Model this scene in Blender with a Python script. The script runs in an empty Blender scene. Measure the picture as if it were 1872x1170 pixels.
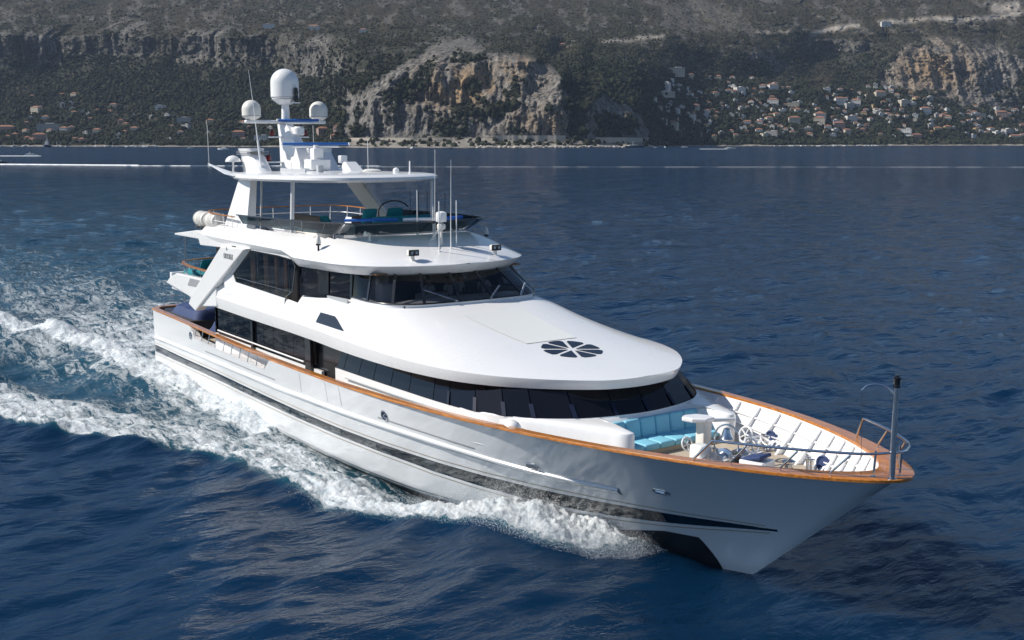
import bpy, bmesh, math, random
import numpy as np
from mathutils import Vector, Matrix
R_ = math.radians
random.seed(4)
rng = np.random.default_rng(7)
sc = bpy.context.scene
col = sc.collection

# ------------------------------------------------------------------ camera
CAM = np.array([21.140938, -23.289659, 12.0])
FPX, HORY, YAW = 2098.7556, 256.3459, R_(35.26522)
PITCH = math.atan((585 - HORY) / FPX)
RV = np.array([math.sin(YAW), math.cos(YAW), 0.0])        # camera right, on the ground plane
FV = np.array([-math.cos(YAW), math.sin(YAW), 0.0])       # camera forward, on the ground plane
cd = bpy.data.cameras.new('camera')
cam = bpy.data.objects.new('camera', cd)
col.objects.link(cam)
fw = math.cos(PITCH) * FV - np.array([0, 0, math.sin(PITCH)])
cam.location = CAM
cam.rotation_euler = Vector(fw).to_track_quat('-Z', 'Y').to_euler()
cd.sensor_width = 36.0
cd.lens = FPX / 1872 * 36
cd.clip_start = 0.5
cd.clip_end = 30000
sc.camera = cam

# ------------------------------------------------------------------ world, sun, exposure
SUN_EL = R_(41)
to_sun = np.array([-0.57 * math.cos(SUN_EL), -0.82 * math.cos(SUN_EL), math.sin(SUN_EL)])
to_sun /= np.linalg.norm(to_sun)
w = bpy.data.worlds.new('World')
sc.world = w
w.use_nodes = True
nt = w.node_tree
bg = nt.nodes['Background']
sky = nt.nodes.new('ShaderNodeTexSky')
sky.sky_type = 'NISHITA'
sky.sun_disc = False
sky.sun_elevation = SUN_EL
sky.sun_rotation = math.atan2(to_sun[0], to_sun[1])
sky.air_density = 1.0
sky.dust_density = 0.2
sky.ozone_density = 3.0
nt.links.new(sky.outputs[0], bg.inputs[0])
bg.inputs[1].default_value = 0.085
sl = bpy.data.lights.new('sun', 'SUN')
sl.energy = 5.0
sl.angle = R_(0.5)
sl.color = (1.0, 0.945, 0.86)
so = bpy.data.objects.new('sun', sl)
so.rotation_euler = Vector(-to_sun).to_track_quat('-Z', 'Y').to_euler()
col.objects.link(so)
sc.view_settings.view_transform = 'Standard'
sc.view_settings.look = 'None'
sc.view_settings.exposure = 0.2
sc.view_settings.gamma = 1.0
sc.cycles.max_bounces = 8
sc.cycles.transparent_max_bounces = 12
sc.cycles.volume_bounces = 0
sc.cycles.caustics_reflective = False
sc.cycles.caustics_refractive = False
sc.cycles.sample_clamp_indirect = 6

# ------------------------------------------------------------------ material helpers
MATS = {}
def mat(name, base, rough=0.4, metal=0.0, coat=0.0, spec=0.5, var=0.0, vscale=2.0, bump=0.0, bscale=20.0, rvar=0.0):
    m = bpy.data.materials.new(name)
    m.use_nodes = True
    n, l = m.node_tree.nodes, m.node_tree.links
    p = n['Principled BSDF']
    p.inputs['Base Color'].default_value = (*base, 1)
    p.inputs['Roughness'].default_value = rough
    p.inputs['Metallic'].default_value = metal
    p.inputs['Coat Weight'].default_value = coat
    p.inputs['Coat Roughness'].default_value = 0.06
    p.inputs['Specular IOR Level'].default_value = spec
    if var or rvar:
        tc = n.new('ShaderNodeTexCoord')
        no = n.new('ShaderNodeTexNoise')
        no.inputs['Scale'].default_value = vscale
        no.inputs['Detail'].default_value = 6
        l.new(tc.outputs['Object'], no.inputs['Vector'])
        if var:
            mx = n.new('ShaderNodeMix'); mx.data_type = 'RGBA'
            mx.inputs[6].default_value = tuple(c * (1 - var) for c in base) + (1,)
            mx.inputs[7].default_value = tuple(min(1, c * (1 + var)) for c in base) + (1,)
            l.new(no.outputs['Fac'], mx.inputs[0]); l.new(mx.outputs[2], p.inputs['Base Color'])
        if rvar:
            mr = n.new('ShaderNodeMapRange')
            mr.inputs['To Min'].default_value = max(0.02, rough - rvar); mr.inputs['To Max'].default_value = rough + rvar
            l.new(no.outputs['Fac'], mr.inputs['Value']); l.new(mr.outputs[0], p.inputs['Roughness'])
    if bump:
        tc = n.new('ShaderNodeTexCoord')
        no = n.new('ShaderNodeTexNoise')
        no.inputs['Scale'].default_value = bscale
        no.inputs['Detail'].default_value = 4
        l.new(tc.outputs['Object'], no.inputs['Vector'])
        b = n.new('ShaderNodeBump')
        b.inputs['Strength'].default_value = bump
        b.inputs['Distance'].default_value = 0.02
        l.new(no.outputs['Fac'], b.inputs['Height']); l.new(b.outputs[0], p.inputs['Normal'])
    MATS[name] = m
    return m

def tinted(name, tint, refl=(0.9, 0.95, 1.0), rough=0.02, ior=1.5):
    """Tinted window glass: see-through with a Fresnel reflection."""
    m = bpy.data.materials.new(name)
    m.use_nodes = True
    n, l = m.node_tree.nodes, m.node_tree.links
    n.remove(n['Principled BSDF'])
    out = n['Material Output']
    tr = n.new('ShaderNodeBsdfTransparent'); tr.inputs[0].default_value = (*tint, 1)
    gl = n.new('ShaderNodeBsdfGlossy'); gl.inputs[0].default_value = (*refl, 1); gl.inputs['Roughness'].default_value = rough
    # Schlick reflectance from |N.I|, the same from either side of the pane
    geo = n.new('ShaderNodeNewGeometry')
    dt = n.new('ShaderNodeVectorMath'); dt.operation = 'DOT_PRODUCT'
    l.new(geo.outputs['Normal'], dt.inputs[0]); l.new(geo.outputs['Incoming'], dt.inputs[1])
    ab = n.new('ShaderNodeMath'); ab.operation = 'ABSOLUTE'; l.new(dt.outputs['Value'], ab.inputs[0])
    iv = n.new('ShaderNodeMath'); iv.operation = 'SUBTRACT'; iv.inputs[0].default_value = 1; l.new(ab.outputs[0], iv.inputs[1])
    pw = n.new('ShaderNodeMath'); pw.operation = 'POWER'; pw.inputs[1].default_value = 5; l.new(iv.outputs[0], pw.inputs[0])
    f0 = ((ior - 1) / (ior + 1))**2
    fr = n.new('ShaderNodeMath'); fr.operation = 'MULTIPLY_ADD'; fr.inputs[1].default_value = 1 - f0; fr.inputs[2].default_value = f0; l.new(pw.outputs[0], fr.inputs[0])
    mx = n.new('ShaderNodeMixShader')
    l.new(fr.outputs[0], mx.inputs[0]); l.new(tr.outputs[0], mx.inputs[1]); l.new(gl.outputs[0], mx.inputs[2])
    l.new(mx.outputs[0], out.inputs[0])
    MATS[name] = m
    return m

def teak_deck(name):
    m = mat(name, (0.36, 0.29, 0.21), 0.65)
    n, l = m.node_tree.nodes, m.node_tree.links
    p = n['Principled BSDF']
    tc = n.new('ShaderNodeTexCoord')
    sp = n.new('ShaderNodeSeparateXYZ'); l.new(tc.outputs['Object'], sp.inputs[0])
    fr = n.new('ShaderNodeMath'); fr.operation = 'MULTIPLY'; fr.inputs[1].default_value = 12.5
    l.new(sp.outputs['Y'], fr.inputs[0])
    f2 = n.new('ShaderNodeMath'); f2.operation = 'FRACT'; l.new(fr.outputs[0], f2.inputs[0])
    gt = n.new('ShaderNodeMath'); gt.operation = 'LESS_THAN'; gt.inputs[1].default_value = 0.1
    l.new(f2.outputs[0], gt.inputs[0])
    mp = n.new('ShaderNodeMapping'); mp.inputs['Scale'].default_value = (1.2, 14, 1)
    l.new(tc.outputs['Object'], mp.inputs[0])
    no = n.new('ShaderNodeTexNoise'); no.inputs['Scale'].default_value = 2.0; no.inputs['Detail'].default_value = 5
    l.new(mp.outputs[0], no.inputs['Vector'])
    mx = n.new('ShaderNodeMix'); mx.data_type = 'RGBA'
    mx.inputs[6].default_value = (0.40, 0.33, 0.25, 1); mx.inputs[7].default_value = (0.56, 0.48, 0.38, 1)
    l.new(no.outputs['Fac'], mx.inputs[0])
    m2 = n.new('ShaderNodeMix'); m2.data_type = 'RGBA'; m2.inputs[7].default_value = (0.04, 0.035, 0.03, 1)
    l.new(mx.outputs[2], m2.inputs[6]); l.new(gt.outputs[0], m2.inputs[0]); l.new(m2.outputs[2], p.inputs['Base Color'])
    return m

def varnish(name):
    m = mat(name, (0.36, 0.13, 0.025), 0.3, coat=0.8)
    n, l = m.node_tree.nodes, m.node_tree.links
    p = n['Principled BSDF']
    tc = n.new('ShaderNodeTexCoord')
    mp = n.new('ShaderNodeMapping'); mp.inputs['Scale'].default_value = (0.35, 6, 6)
    l.new(tc.outputs['Object'], mp.inputs[0])
    no = n.new('ShaderNodeTexNoise'); no.inputs['Scale'].default_value = 3.0; no.inputs['Detail'].default_value = 7
    l.new(mp.outputs[0], no.inputs['Vector'])
    cr = n.new('ShaderNodeValToRGB')
    cr.color_ramp.elements[0].position = 0.3; cr.color_ramp.elements[0].color = (0.27, 0.085, 0.013, 1)
    cr.color_ramp.elements[1].position = 0.7; cr.color_ramp.elements[1].color = (0.62, 0.235, 0.030, 1)
    l.new(no.outputs['Fac'], cr.inputs[0]); l.new(cr.outputs[0], p.inputs['Base Color'])
    return m

GEL = mat('white_gelcoat', (0.80, 0.80, 0.80), 0.28, coat=0.5, var=0.02, vscale=0.6, rvar=0.06)
HULLM = mat('hull_paint', (0.79, 0.80, 0.81), 0.16, coat=1.0, var=0.02, vscale=0.4)
ANTIF = mat('antifouling', (0.012, 0.014, 0.02), 0.5, var=0.3, vscale=2)
BLACK = mat('black_trim', (0.008, 0.009, 0.012), 0.25, coat=0.5)
STRIPE = mat('smoked_hull_glass', (0.006, 0.008, 0.012), 0.04, coat=1.0, spec=0.6)
GLASS = mat('dark_window_glass', (0.005, 0.006, 0.010), 0.03, spec=0.4)
MULL = mat('window_mullion', (0.006, 0.013, 0.036), 0.6, spec=.2)
TINT = tinted('tinted_glass', (0.42, 0.42, 0.43))
TINT2 = tinted('smoked_coaming_glass', (0.05, 0.08, 0.095), refl=(.5, .57, .65), ior=1.45)
TEAK = varnish('varnished_teak')
DECK = teak_deck('bare_teak_deck')
STEEL = mat('polished_steel', (0.62, 0.63, 0.65), 0.16, metal=1.0, rvar=0.05, vscale=5)
SKYL = mat('skylight_glass', (0.005, 0.007, 0.018), 0.15, spec=.18)
PANEL_SHADE = mat('panel_shade_grey', (0.66, 0.68, 0.67), 0.6, bump=.2, bscale=60)  # roof panel's shaded tone, painted as a greenish grey below the gelcoat white
GREY = mat('grey_louvre', (0.30, 0.31, 0.33), 0.45, bump=0.2, bscale=40)
SILVER = mat('silver_paint', (0.42, 0.44, 0.46), 0.35)
VINYL = mat('turquoise_vinyl', (0.21, 0.53, 0.67), 0.6, var=0.06, vscale=6, bump=0.15, bscale=14)
NAVY = mat('navy_cover', (0.022, 0.045, 0.135), 0.75, var=0.2, vscale=3, bump=0.5, bscale=5)
TEAL = mat('teal_fabric', (0.008, 0.19, 0.23), 0.85, bump=0.3, bscale=30)
TAUPE = mat('taupe_fabric', (0.10, 0.085, 0.07), 0.9, bump=0.3, bscale=30)
TOWEL = mat('white_towel', (0.78, 0.79, 0.82), 0.95, bump=0.4, bscale=60)
TOWELB = mat('blue_towel', (0.03, 0.14, 0.5), 0.95, bump=0.4, bscale=60)
RBLUE = mat('radar_blue', (0.01, 0.10, 0.36), 0.35, coat=0.3)
RED = mat('red_lens', (0.16, 0.008, 0.01), 0.15)
WARMW = mat('fibreglass_white', (0.74, 0.72, 0.67), 0.4, coat=0.2, var=0.03, vscale=3)
WOODIN = mat('interior_wood', (0.16, 0.075, 0.03), 0.45, var=0.2, vscale=4)
CURT = mat('curtain_cloth', (0.42, 0.30, 0.20), 0.9)
DARKIN = mat('interior_dark', (0.05, 0.05, 0.055), 0.6)
SKIN = mat('skin', (0.42, 0.24, 0.17), 0.5)
SHIRT = mat('white_shirt', (0.75, 0.76, 0.78), 0.8)
TROUS = mat('navy_trousers', (0.02, 0.025, 0.05), 0.8)
HAIR = mat('dark_hair', (0.03, 0.02, 0.015), 0.6)
NAMEM = mat('lettering_silver', (0.34, 0.35, 0.37), 0.35)

# ------------------------------------------------------------------ mesh helpers
def link(name, me, m, parent=None, smooth=True, ang=35):
    if m is not None:
        for q in (m if isinstance(m, (list, tuple)) else [m]):
            me.materials.append(q)
    if smooth:
        me.polygons.foreach_set('use_smooth', [True] * len(me.polygons))
        if ang: me.set_sharp_from_angle(angle=R_(ang))
    o = bpy.data.objects.new(name, me)
    col.objects.link(o)
    if parent is not None: o.parent = parent
    return o

class MB:
    """Collects simple shapes that become ONE mesh."""
    def __init__(s): s.v = []; s.f = []; s.mi = []; s.cur = 0
    def add(s, V, F):
        b = len(s.v)
        s.v += [tuple(map(float, p)) for p in V]
        s.f += [tuple(i + b for i in f) for f in F]
        s.mi += [s.cur] * len(F)
        return s
    def box(s, c, d, rz=0.0, M=None):
        x, y, z = d[0] / 2, d[1] / 2, d[2] / 2
        V = [(-x, -y, -z), (x, -y, -z), (x, y, -z), (-x, y, -z), (-x, -y, z), (x, -y, z), (x, y, z), (-x, y, z)]
        F = [(3, 2, 1, 0), (4, 5, 6, 7), (0, 1, 5, 4), (1, 2, 6, 5), (2, 3, 7, 6), (3, 0, 4, 7)]
        T = Matrix.Translation(c) @ (M.to_4x4() if M is not None else Matrix.Rotation(rz, 4, 'Z'))
        return s.add([T @ Vector(v) for v in V], F)
    def rbox(s, c, d, r=0.04, rz=0.0, seg=3, M=None):
        bm = bmesh.new()
        bmesh.ops.create_cube(bm, size=1)
        bmesh.ops.scale(bm, vec=d, verts=bm.verts)
        bmesh.ops.bevel(bm, geom=bm.edges[:], offset=min(r, min(d) * 0.49), segments=seg, profile=0.5, affect='EDGES')
        T = Matrix.Translation(c) @ (M.to_4x4() if M is not None else Matrix.Rotation(rz, 4, 'Z'))
        bm.verts.index_update()
        V = [T @ v.co for v in bm.verts]; F = [[q.index for q in f.verts] for f in bm.faces]
        bm.free()
        return s.add(V, F)
    def lathe(s, prof, c=(0, 0, 0), n=24, M=None):
        V = []; F = []
        for r, z in prof:
            for i in range(n):
                a = 2 * math.pi * i / n
                V.append(Vector((r * math.cos(a), r * math.sin(a), z)))
        for k in range(len(prof) - 1):
            for i in range(n):
                j = (i + 1) % n
                F.append((k * n + i, k * n + j, (k + 1) * n + j, (k + 1) * n + i))
        F.append(tuple(range(n - 1, -1, -1))); F.append(tuple((len(prof) - 1) * n + i for i in range(n)))
        T = Matrix.Translation(c) @ (M.to_4x4() if M is not None else Matrix.Identity(4))
        return s.add([T @ v for v in V], F)
    def tube(s, pts, r, n=8, closed=False, caps=True):
        P = [Vector(p) for p in pts]
        rr = r if isinstance(r, (list, tuple)) else [r] * len(P)
        V = []; F = []
        up = None
        m = len(P)
        for i in range(m):
            if closed: t = (P[(i + 1) % m] - P[i - 1])
            else: t = P[min(i + 1, m - 1)] - P[max(i - 1, 0)]
            t.normalize()
            if up is None:
                up = Vector((0, 0, 1)) if abs(t.z) < 0.9 else Vector((1, 0, 0))
            a = t.cross(up)
            if a.length < 1e-6: a = t.cross(Vector((0.3, 0.9, 0.1)))
            a.normalize(); b = a.cross(t); b.normalize(); up = b
            for k in range(n):
                q = 2 * math.pi * k / n
                V.append(P[i] + rr[i] * (math.cos(q) * a + math.sin(q) * b))
        for i in range(m if closed else m - 1):
            for k in range(n):
                j = (i + 1) % m; k2 = (k + 1) % n
                F.append((i * n + k, i * n + k2, j * n + k2, j * n + k))
        if caps and not closed:
            F.append(tuple(range(n - 1, -1, -1))); F.append(tuple((m - 1) * n + k for k in range(n)))
        return s.add(V, F)
    def prism(s, poly, axis, a, b):
        """poly: 2D points; extruded along axis from a to b."""
        n = len(poly); V = []
        for t in (a, b):
            for p, q in poly:
                V.append({'x': (t, p, q), 'y': (p, t, q), 'z': (p, q, t)}[axis])
        F = [tuple(range(n - 1, -1, -1)), tuple(range(n, 2 * n))]
        for i in range(n):
            j = (i + 1) % n
            F.append((i, j, n + j, n + i))
        return s.add(V, F)
    def grid(s, P, closeu=False, closev=False):
        P = np.asarray(P, float); nu, nv = P.shape[:2]
        F = []
        for i in range(nu if closeu else nu - 1):
            for j in range(nv if closev else nv - 1):
                i2, j2 = (i + 1) % nu, (j + 1) % nv
                F.append((i * nv + j, i * nv + j2, i2 * nv + j2, i2 * nv + j))
        return s.add(P.reshape(-1, 3), F)
    def build(s, name, m, parent=None, smooth=True, ang=35, recalc=True, bevel=0):
        me = bpy.data.meshes.new(name)
        me.from_pydata(s.v, [], s.f)
        if isinstance(m, (list, tuple)) and max(s.mi) > 0: me.polygons.foreach_set('material_index', s.mi)
        if recalc:
            bm = bmesh.new(); bm.from_mesh(me)
            bmesh.ops.recalc_face_normals(bm, faces=bm.faces)
            bm.to_mesh(me); bm.free()
        o = link(name, me, m, parent, smooth, ang)
        if bevel:
            b = o.modifiers.new('bevel', 'BEVEL'); b.width = bevel; b.segments = 2; b.limit_method = 'ANGLE'; b.angle_limit = R_(40)
        return o

def tag(o, label=None, cat=None, group=None, kind=None):
    if label: o['label'] = label
    if cat: o['category'] = cat
    if group: o['group'] = group
    if kind: o['kind'] = kind
    return o

def empty(name, loc=(0, 0, 0), label=None, cat=None, group=None, rz=0):
    o = bpy.data.objects.new(name, None)
    o.empty_display_size = 0.3
    o.location = loc; o.rotation_euler = (0, 0, rz)
    col.objects.link(o)
    return tag(o, label, cat, group)

def spline(pts, n):
    """Smooth curve through pts (chord-length cubic), n samples."""
    P = np.asarray(pts, float)
    d = np.r_[0, np.cumsum(np.linalg.norm(np.diff(P, axis=0), axis=1))]
    T = np.empty_like(P)
    T[1:-1] = (P[2:] - P[:-2]) / (d[2:] - d[:-2])[:, None]
    T[0] = (P[1] - P[0]) / (d[1] - d[0]); T[-1] = (P[-1] - P[-2]) / (d[-1] - d[-2])
    u = np.linspace(0, d[-1], n)
    k = np.clip(np.searchsorted(d, u) - 1, 0, len(P) - 2)
    h = (d[k + 1] - d[k]); t = (u - d[k]) / h
    t = t[:, None]; h = h[:, None]
    return ((2 * t**3 - 3 * t**2 + 1) * P[k] + (t**3 - 2 * t**2 + t) * h * T[k] + (-2 * t**3 + 3 * t**2) * P[k + 1] + (t**3 - t**2) * h * T[k + 1])

def sym(half, n):
    """half: (x, y>=0, z) from the nose (y=0) aft. Returns aft-starboard -> nose -> aft-port."""
    H = [tuple(p) for p in half]
    full = [(x, -y, z) for x, y, z in H[::-1]] + [(x, y, z) for x, y, z in H[1:]]
    return spline(full, n)

def clip01(a): return np.clip(a, 0.0, 1.0)
def sstep(a, b, x):
    t = clip01((x - a) / (b - a)); return t * t * (3 - 2 * t)

# ------------------------------------------------------------------ numpy noise
_PERM = rng.permutation(256)
_PERM = np.concatenate([_PERM, _PERM, _PERM])
_VAL = rng.random(256)
def vnoise(x, y, z=None):
    """Smooth value noise in 0..1."""
    xi = np.floor(x).astype(np.int64); yi = np.floor(y).astype(np.int64)
    fx = x - xi; fy = y - yi
    fx = fx * fx * fx * (fx * (fx * 6 - 15) + 10); fy = fy * fy * fy * (fy * (fy * 6 - 15) + 10)
    def h(a, b, c=0): return _VAL[_PERM[(_PERM[(_PERM[a & 255] + b) & 255] + c) & 255]]
    if z is None:
        a = h(xi, yi) * (1 - fx) + h(xi + 1, yi) * fx
        b = h(xi, yi + 1) * (1 - fx) + h(xi + 1, yi + 1) * fx
        return a * (1 - fy) + b * fy
    zi = np.floor(z).astype(np.int64); fz = z - zi; fz = fz * fz * (3 - 2 * fz)
    o = 0
    for c, wz in ((0, 1 - fz), (1, fz)):
        a = h(xi, yi, zi + c) * (1 - fx) + h(xi + 1, yi, zi + c) * fx
        b = h(xi, yi + 1, zi + c) * (1 - fx) + h(xi + 1, yi + 1, zi + c) * fx
        o = o + (a * (1 - fy) + b * fy) * wz
    return o
def fbm(x, y, oct=5, gain=0.5, z=None):
    s = 0; a = 1; t = 0
    for k in range(oct):
        s = s + a * vnoise(x * 2**k + 17.3 * k, y * 2**k - 9.1 * k, None if z is None else z * 2**k + 3.7 * k); t += a; a *= gain
    return s / t
def ridged(x, y, oct=4, gain=0.55):
    s = 0; a = 1; t = 0
    for k in range(oct):
        s = s + a * (1 - np.abs(2 * vnoise(x * 2**k + 31.7 * k, y * 2**k + 5.2 * k) - 1)); t += a; a *= gain
    return s / t

# ================================================================== the yacht: hull
XT = 4.779774
_C = [6.673, 13.193, -3.217, -42.739, 30.275, -.222]
_Z = [3.209, .648, .312, -.268]
WS = np.array([0, 1, 2, 4, 6, 8, 10, 12, 15, 18, 22, 28, 34, 45.])
WY = np.array([0, .28, .58, 1.25, 2.0, 2.7, 3.3, 3.75, 4.1, 4.28, 4.33, 4.25, 4.05, 3.8])
def wcap(x):
    s = np.sqrt(np.maximum(XT - np.asarray(x, float), 0)); return sum(_C[k] * (s / 6.7)**(k + 1) for k in range(6))
def zcap(x):
    t = (np.asarray(x, float) + 17.5) / 22.5; return _Z[0] + _Z[1] * t + _Z[2] * t * t + _Z[3] * t**3
def stem(z): return np.where(z > 0, 1.17 * z, 1.6 * z)
def stern_round(x, y):
    d = np.clip(-39.4 - np.asarray(x, float), 0, 0.6)
    return y - (0.6 - np.sqrt(0.36 - d * d))
def hully(x, z):
    x = np.asarray(x, float); z = np.asarray(z, float)
    s = np.maximum(stem(z) - x, 0)
    k = np.clip((z + .2) / (zcap(x) + .2), 0, 1.05)
    p = 1.0 + .55 * clip01((x + 14) / 10)
    yw = np.interp(s, WS, WY); yc = wcap(XT - s)
    return stern_round(x, (yw + (yc - yw) * k**p) * np.where(z < 0, 1 + z * .25, 1))
def win(x): return np.minimum(wcap(np.asarray(x, float) + 1.03), wcap(x) - .26)
def zdeck(x): return np.interp(x, [-40, -22, -16, -8, 0, 4], [2.0, 2.05, 2.3, 2.7, 2.84, 2.88])
def ztop(x):
    c = .5 * sstep(-33.6, -32.7, x) * (1 - sstep(-23.3, -22.5, x))
    return zcap(x) - .04 - c

yacht = empty('motor_yacht', (0, 0, 0), 'large white three deck motor yacht with varnished teak rail speeding across dark blue sea', 'yacht')

g = np.concatenate([np.linspace(0, .02, 8), np.linspace(.02, .8, 150)[1:], np.linspace(.8, 1, 60)[1:]])
vs = np.linspace(0, 1, 30)
rows = []
for v in vs:
    xs = 4.5
    for _ in range(60):
        zs = -.9 + v * (float(ztop(xs)) + .9); xs = .5 * xs + .5 * float(stem(zs))
    X = -40 + (xs + 40) * g
    Z = -.9 + v * (ztop(X) + .9)
    Y = hully(X, Z); Y[-1] = 0
    sb = np.stack([X, -Y, Z], -1); pt = np.stack([X, Y, Z], -1)[::-1][1:]
    rows.append(np.concatenate([sb, pt]))
hull = MB().grid(np.array(rows), closev=True).build('hull', HULLM, yacht, ang=30)

def hstrip(name, xs, zlo, zhi, offs, m, parent, sides=(-1,), ang=50):
    """A band lying on (or standing proud of) the topsides; offs = offset of each row from low to high."""
    mb = MB(); k = len(offs)
    for s in sides:
        G = []
        for j, o in enumerate(offs):
            z = zlo(xs) + (zhi(xs) - zlo(xs)) * j / (k - 1)
            G.append(np.stack([xs, s * (hully(xs, z) + o), z], -1))
        mb.grid(np.array(G))
    return mb.build(name, m, parent, ang=ang)
def ip(a, b): return lambda x: np.interp(x, a, b)
SX = [-40, -34, -29, -21, -17, -13.5, -10.5, -8, -6.2, -4, -2.3, -.6, .9, 1.5]
st_top = ip(SX, [1.24, 1.26, 1.38, 1.46, 1.49, 1.54, 1.56, 1.55, 1.53, 1.53, 1.57, 1.65, 1.74, 1.765])
st_bot = ip(SX, [.74, .82, .94, 1.01, 1.05, 1.08, 1.0, .86, .80, .84, 1.05, 1.33, 1.64, 1.76])
def sm(f):   # soften the corners of a polyline in x
    return lambda x: sum(f(np.asarray(x) + d) for d in (-1.6, -1.1, -.6, -.2, .2, .6, 1.1, 1.6)) / 8
st_top, st_bot = sm(st_top), sm(st_bot)
xs = np.linspace(-39.95, 1.2, 160)
hstrip('window_band', xs, st_bot, st_top, [-.02, .012, .014, .014, .012, -.02], STRIPE, hull, (-1, 1))
BEIGE = mat('pinstripe_beige', (0.35, 0.27, 0.17), 0.4)
for dz in (0.045, -0.075):
    f = st_top if dz > 0 else st_bot
    hstrip('pinstripe', xs[:-1], lambda x, f=f, dz=dz: f(x) + dz, lambda x, f=f, dz=dz: f(x) + dz + .028, [.006, .007], BEIGE, hull, (-1, 1))
HWIN = mat('hull_window_glass', (0.03, 0.04, 0.045), 0.03, coat=1.0, spec=0.8)
for a, b in [(-37.9, -37.2), (-27.6, -27.0), (-26.6, -26.0), (-25.5, -24.9), (-24.3, -23.8), (-21.3, -20.8), (-19.9, -19.4), (-17.2, -16.3), (-14.6, -13.8), (-11.1, -10.4), (-7.6, -7.0), (-5.0, -4.4)]:
    xx = np.linspace(a, b, 5)
    hstrip('hull_window', xx, lambda x: st_bot(x) + .09, lambda x: st_top(x) - .09, [.016, .022, .022, .016], HWIN, hull, (-1,))
sk = sm(ip([-40, -34, -29, -22, -17, -13, -9.7, -8, -5.3, -3], [1.60, 1.72, 1.86, 2.03, 2.18, 2.27, 2.27, 2.22, 2.08, 2.05]))
xs2 = np.linspace(-39.98, -3.0, 130)
hstrip('spray_rail', xs2, lambda x: sk(x) - .20, lambda x: sk(x) + .10, [-.03, .0, .075, .09, .07, -.02], HULLM, hull, (-1, 1), ang=25)
bt = ip([-40, -30, -22, -13, -9.6, -6.6, -4, -2.4, -1.35, -1.05, -.95], [.17, .14, .13, .05, .08, .2, .45, .80, .84, .1, -.5])
xs3 = np.concatenate([np.linspace(-39.98, -2.4, 100), np.linspace(-2.4, -.95, 40)[1:]])
hstrip('boot_top', xs3, lambda x: -.88 + 0 * x, bt, [.012, .014, .014, .012, .008], ANTIF, hull, (-1, 1))
# long thin vents, rope fairleads, oval hawse openings on the topsides
for a, b, za, zb in [(-31.3, -22.0, 1.98, 2.11), (-13.2, -7.95, 2.62, 2.66)]:
    zz = lambda x, a=a, b=b, za=za, zb=zb: za + (zb - za) * (x - a) / (b - a)
for a, b, za in [(-31.2, -22.1, .24), (-13.2, -8.0, .22)]:
    hstrip('vent_slot', np.linspace(a, b, 40), lambda x, q=za: sk(x) + q, lambda x, q=za: sk(x) + q + .07, [.0, .012, .012, .0], GREY, hull, (-1,))
for a, b in [(-19.38, -19.35), (-15.85, -15.82), (-17.0, -16.98)]:
    hstrip('gate_seam', np.linspace(a, b, 2), lambda x: sk(x) + .2, lambda x: zcap(x) - .08, [.004] * 6, GREY, hull, (-1,))
def hull_ring(x, z, r, name, oval=1.0):
    y = -float(hully(x, z)); e = .15
    tx = Vector((e, -(float(hully(x + e, z)) - float(hully(x - e, z))) / 2, 0)).normalized()
    tz = Vector((0, -(float(hully(x, z + e)) - float(hully(x, z - e))) / 2, e)).normalized()
    nn = tz.cross(tx); nn = nn if nn.y < 0 else -nn
    c = Vector((x, y, z))
    def pt(a, q, h):
        ca, sa = math.cos(a), math.sin(a)
        ex = r * (oval - 1)
        return c + tx * (q * ca + (ex if ca > 0 else -ex)) + tz * (q * sa) + nn * h
    A = [2 * math.pi * i / 28 for i in range(28)]
    ring = MB().tube([pt(a, r, .015) for a in A], r * .17, 8, closed=True).build(name, STEEL, yacht)
    V = [pt(a, r * .95, .022) for a in A]
    MB().add(V, [tuple(range(28))]).build('opening', BLACK if oval < 1.2 else GREY, ring)
    return ring, c, tx, tz, nn
for x, z in [(-33.4, 2.52), (-12.7, 2.68), (-39.75, 2.78)]:
    rg, c, tx, tz, nn = hull_ring(x, z, .17, 'rope_fairlead')
    MB().tube([c - tz * .15 - tx * .04 + nn * .03, c + tz * .15 - tx * .04 + nn * .03], .03, 6).tube([c + tx * .12 + tz * .1 + nn * .03, c - tx * .03 + nn * .03, c + tx * .12 - tz * .1 + nn * .03], .028, 6).build('fairlead_roller', STEEL, rg)
for x, z in [(-5.75, 2.33), (-1.55, 2.38)]:
    rg, c, tx, tz, nn = hull_ring(x, z, .11, 'hawse_opening', 2.2)
    if x > -3: MB().tube([c - tx * .14 + nn * .02, c + tx * .14 + nn * .02], .05, 8).build('hawse_roller', STEEL, rg)

# ------------------------------------------------------------------ cap rail, bulwarks, decks
u = np.linspace(0, 1, 220)
gx = 1 - (1 - u)**2.2
Xo = -40 + 44.779 * gx
Xi = -39.7 + (3.75 + 39.7) * gx
def outline(X, W, tip):
    Y = W(X); Y[-1] = 0
    return np.concatenate([np.stack([X, -Y], -1), np.stack([X, Y], -1)[::-1][1:]])
O = outline(Xo, lambda x: stern_round(x, wcap(x) + .03), XT)
I = outline(Xi, lambda x: np.where(x < -39.1, win(x) - .0, win(x)) - (0.35 - np.sqrt(np.maximum(.1225 - np.clip(-39.35 - x, 0, .35)**2, 0))), 3.75)
def ring3(P, dz): return np.column_stack([P, zcap(P[:, 0]) + dz])
M_ = (O + I) / 2
secs = [ring3(O * 1.0, -.045), ring3(O, .02), ring3(O * .97 + I * .03, .035), ring3(I * .97 + O * .03, .035), ring3(I, .02), ring3(I, -.045)]
MB().grid(np.array(secs), closeu=True, closev=True).build('teak_rail', TEAK, yacht, ang=40)
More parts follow.
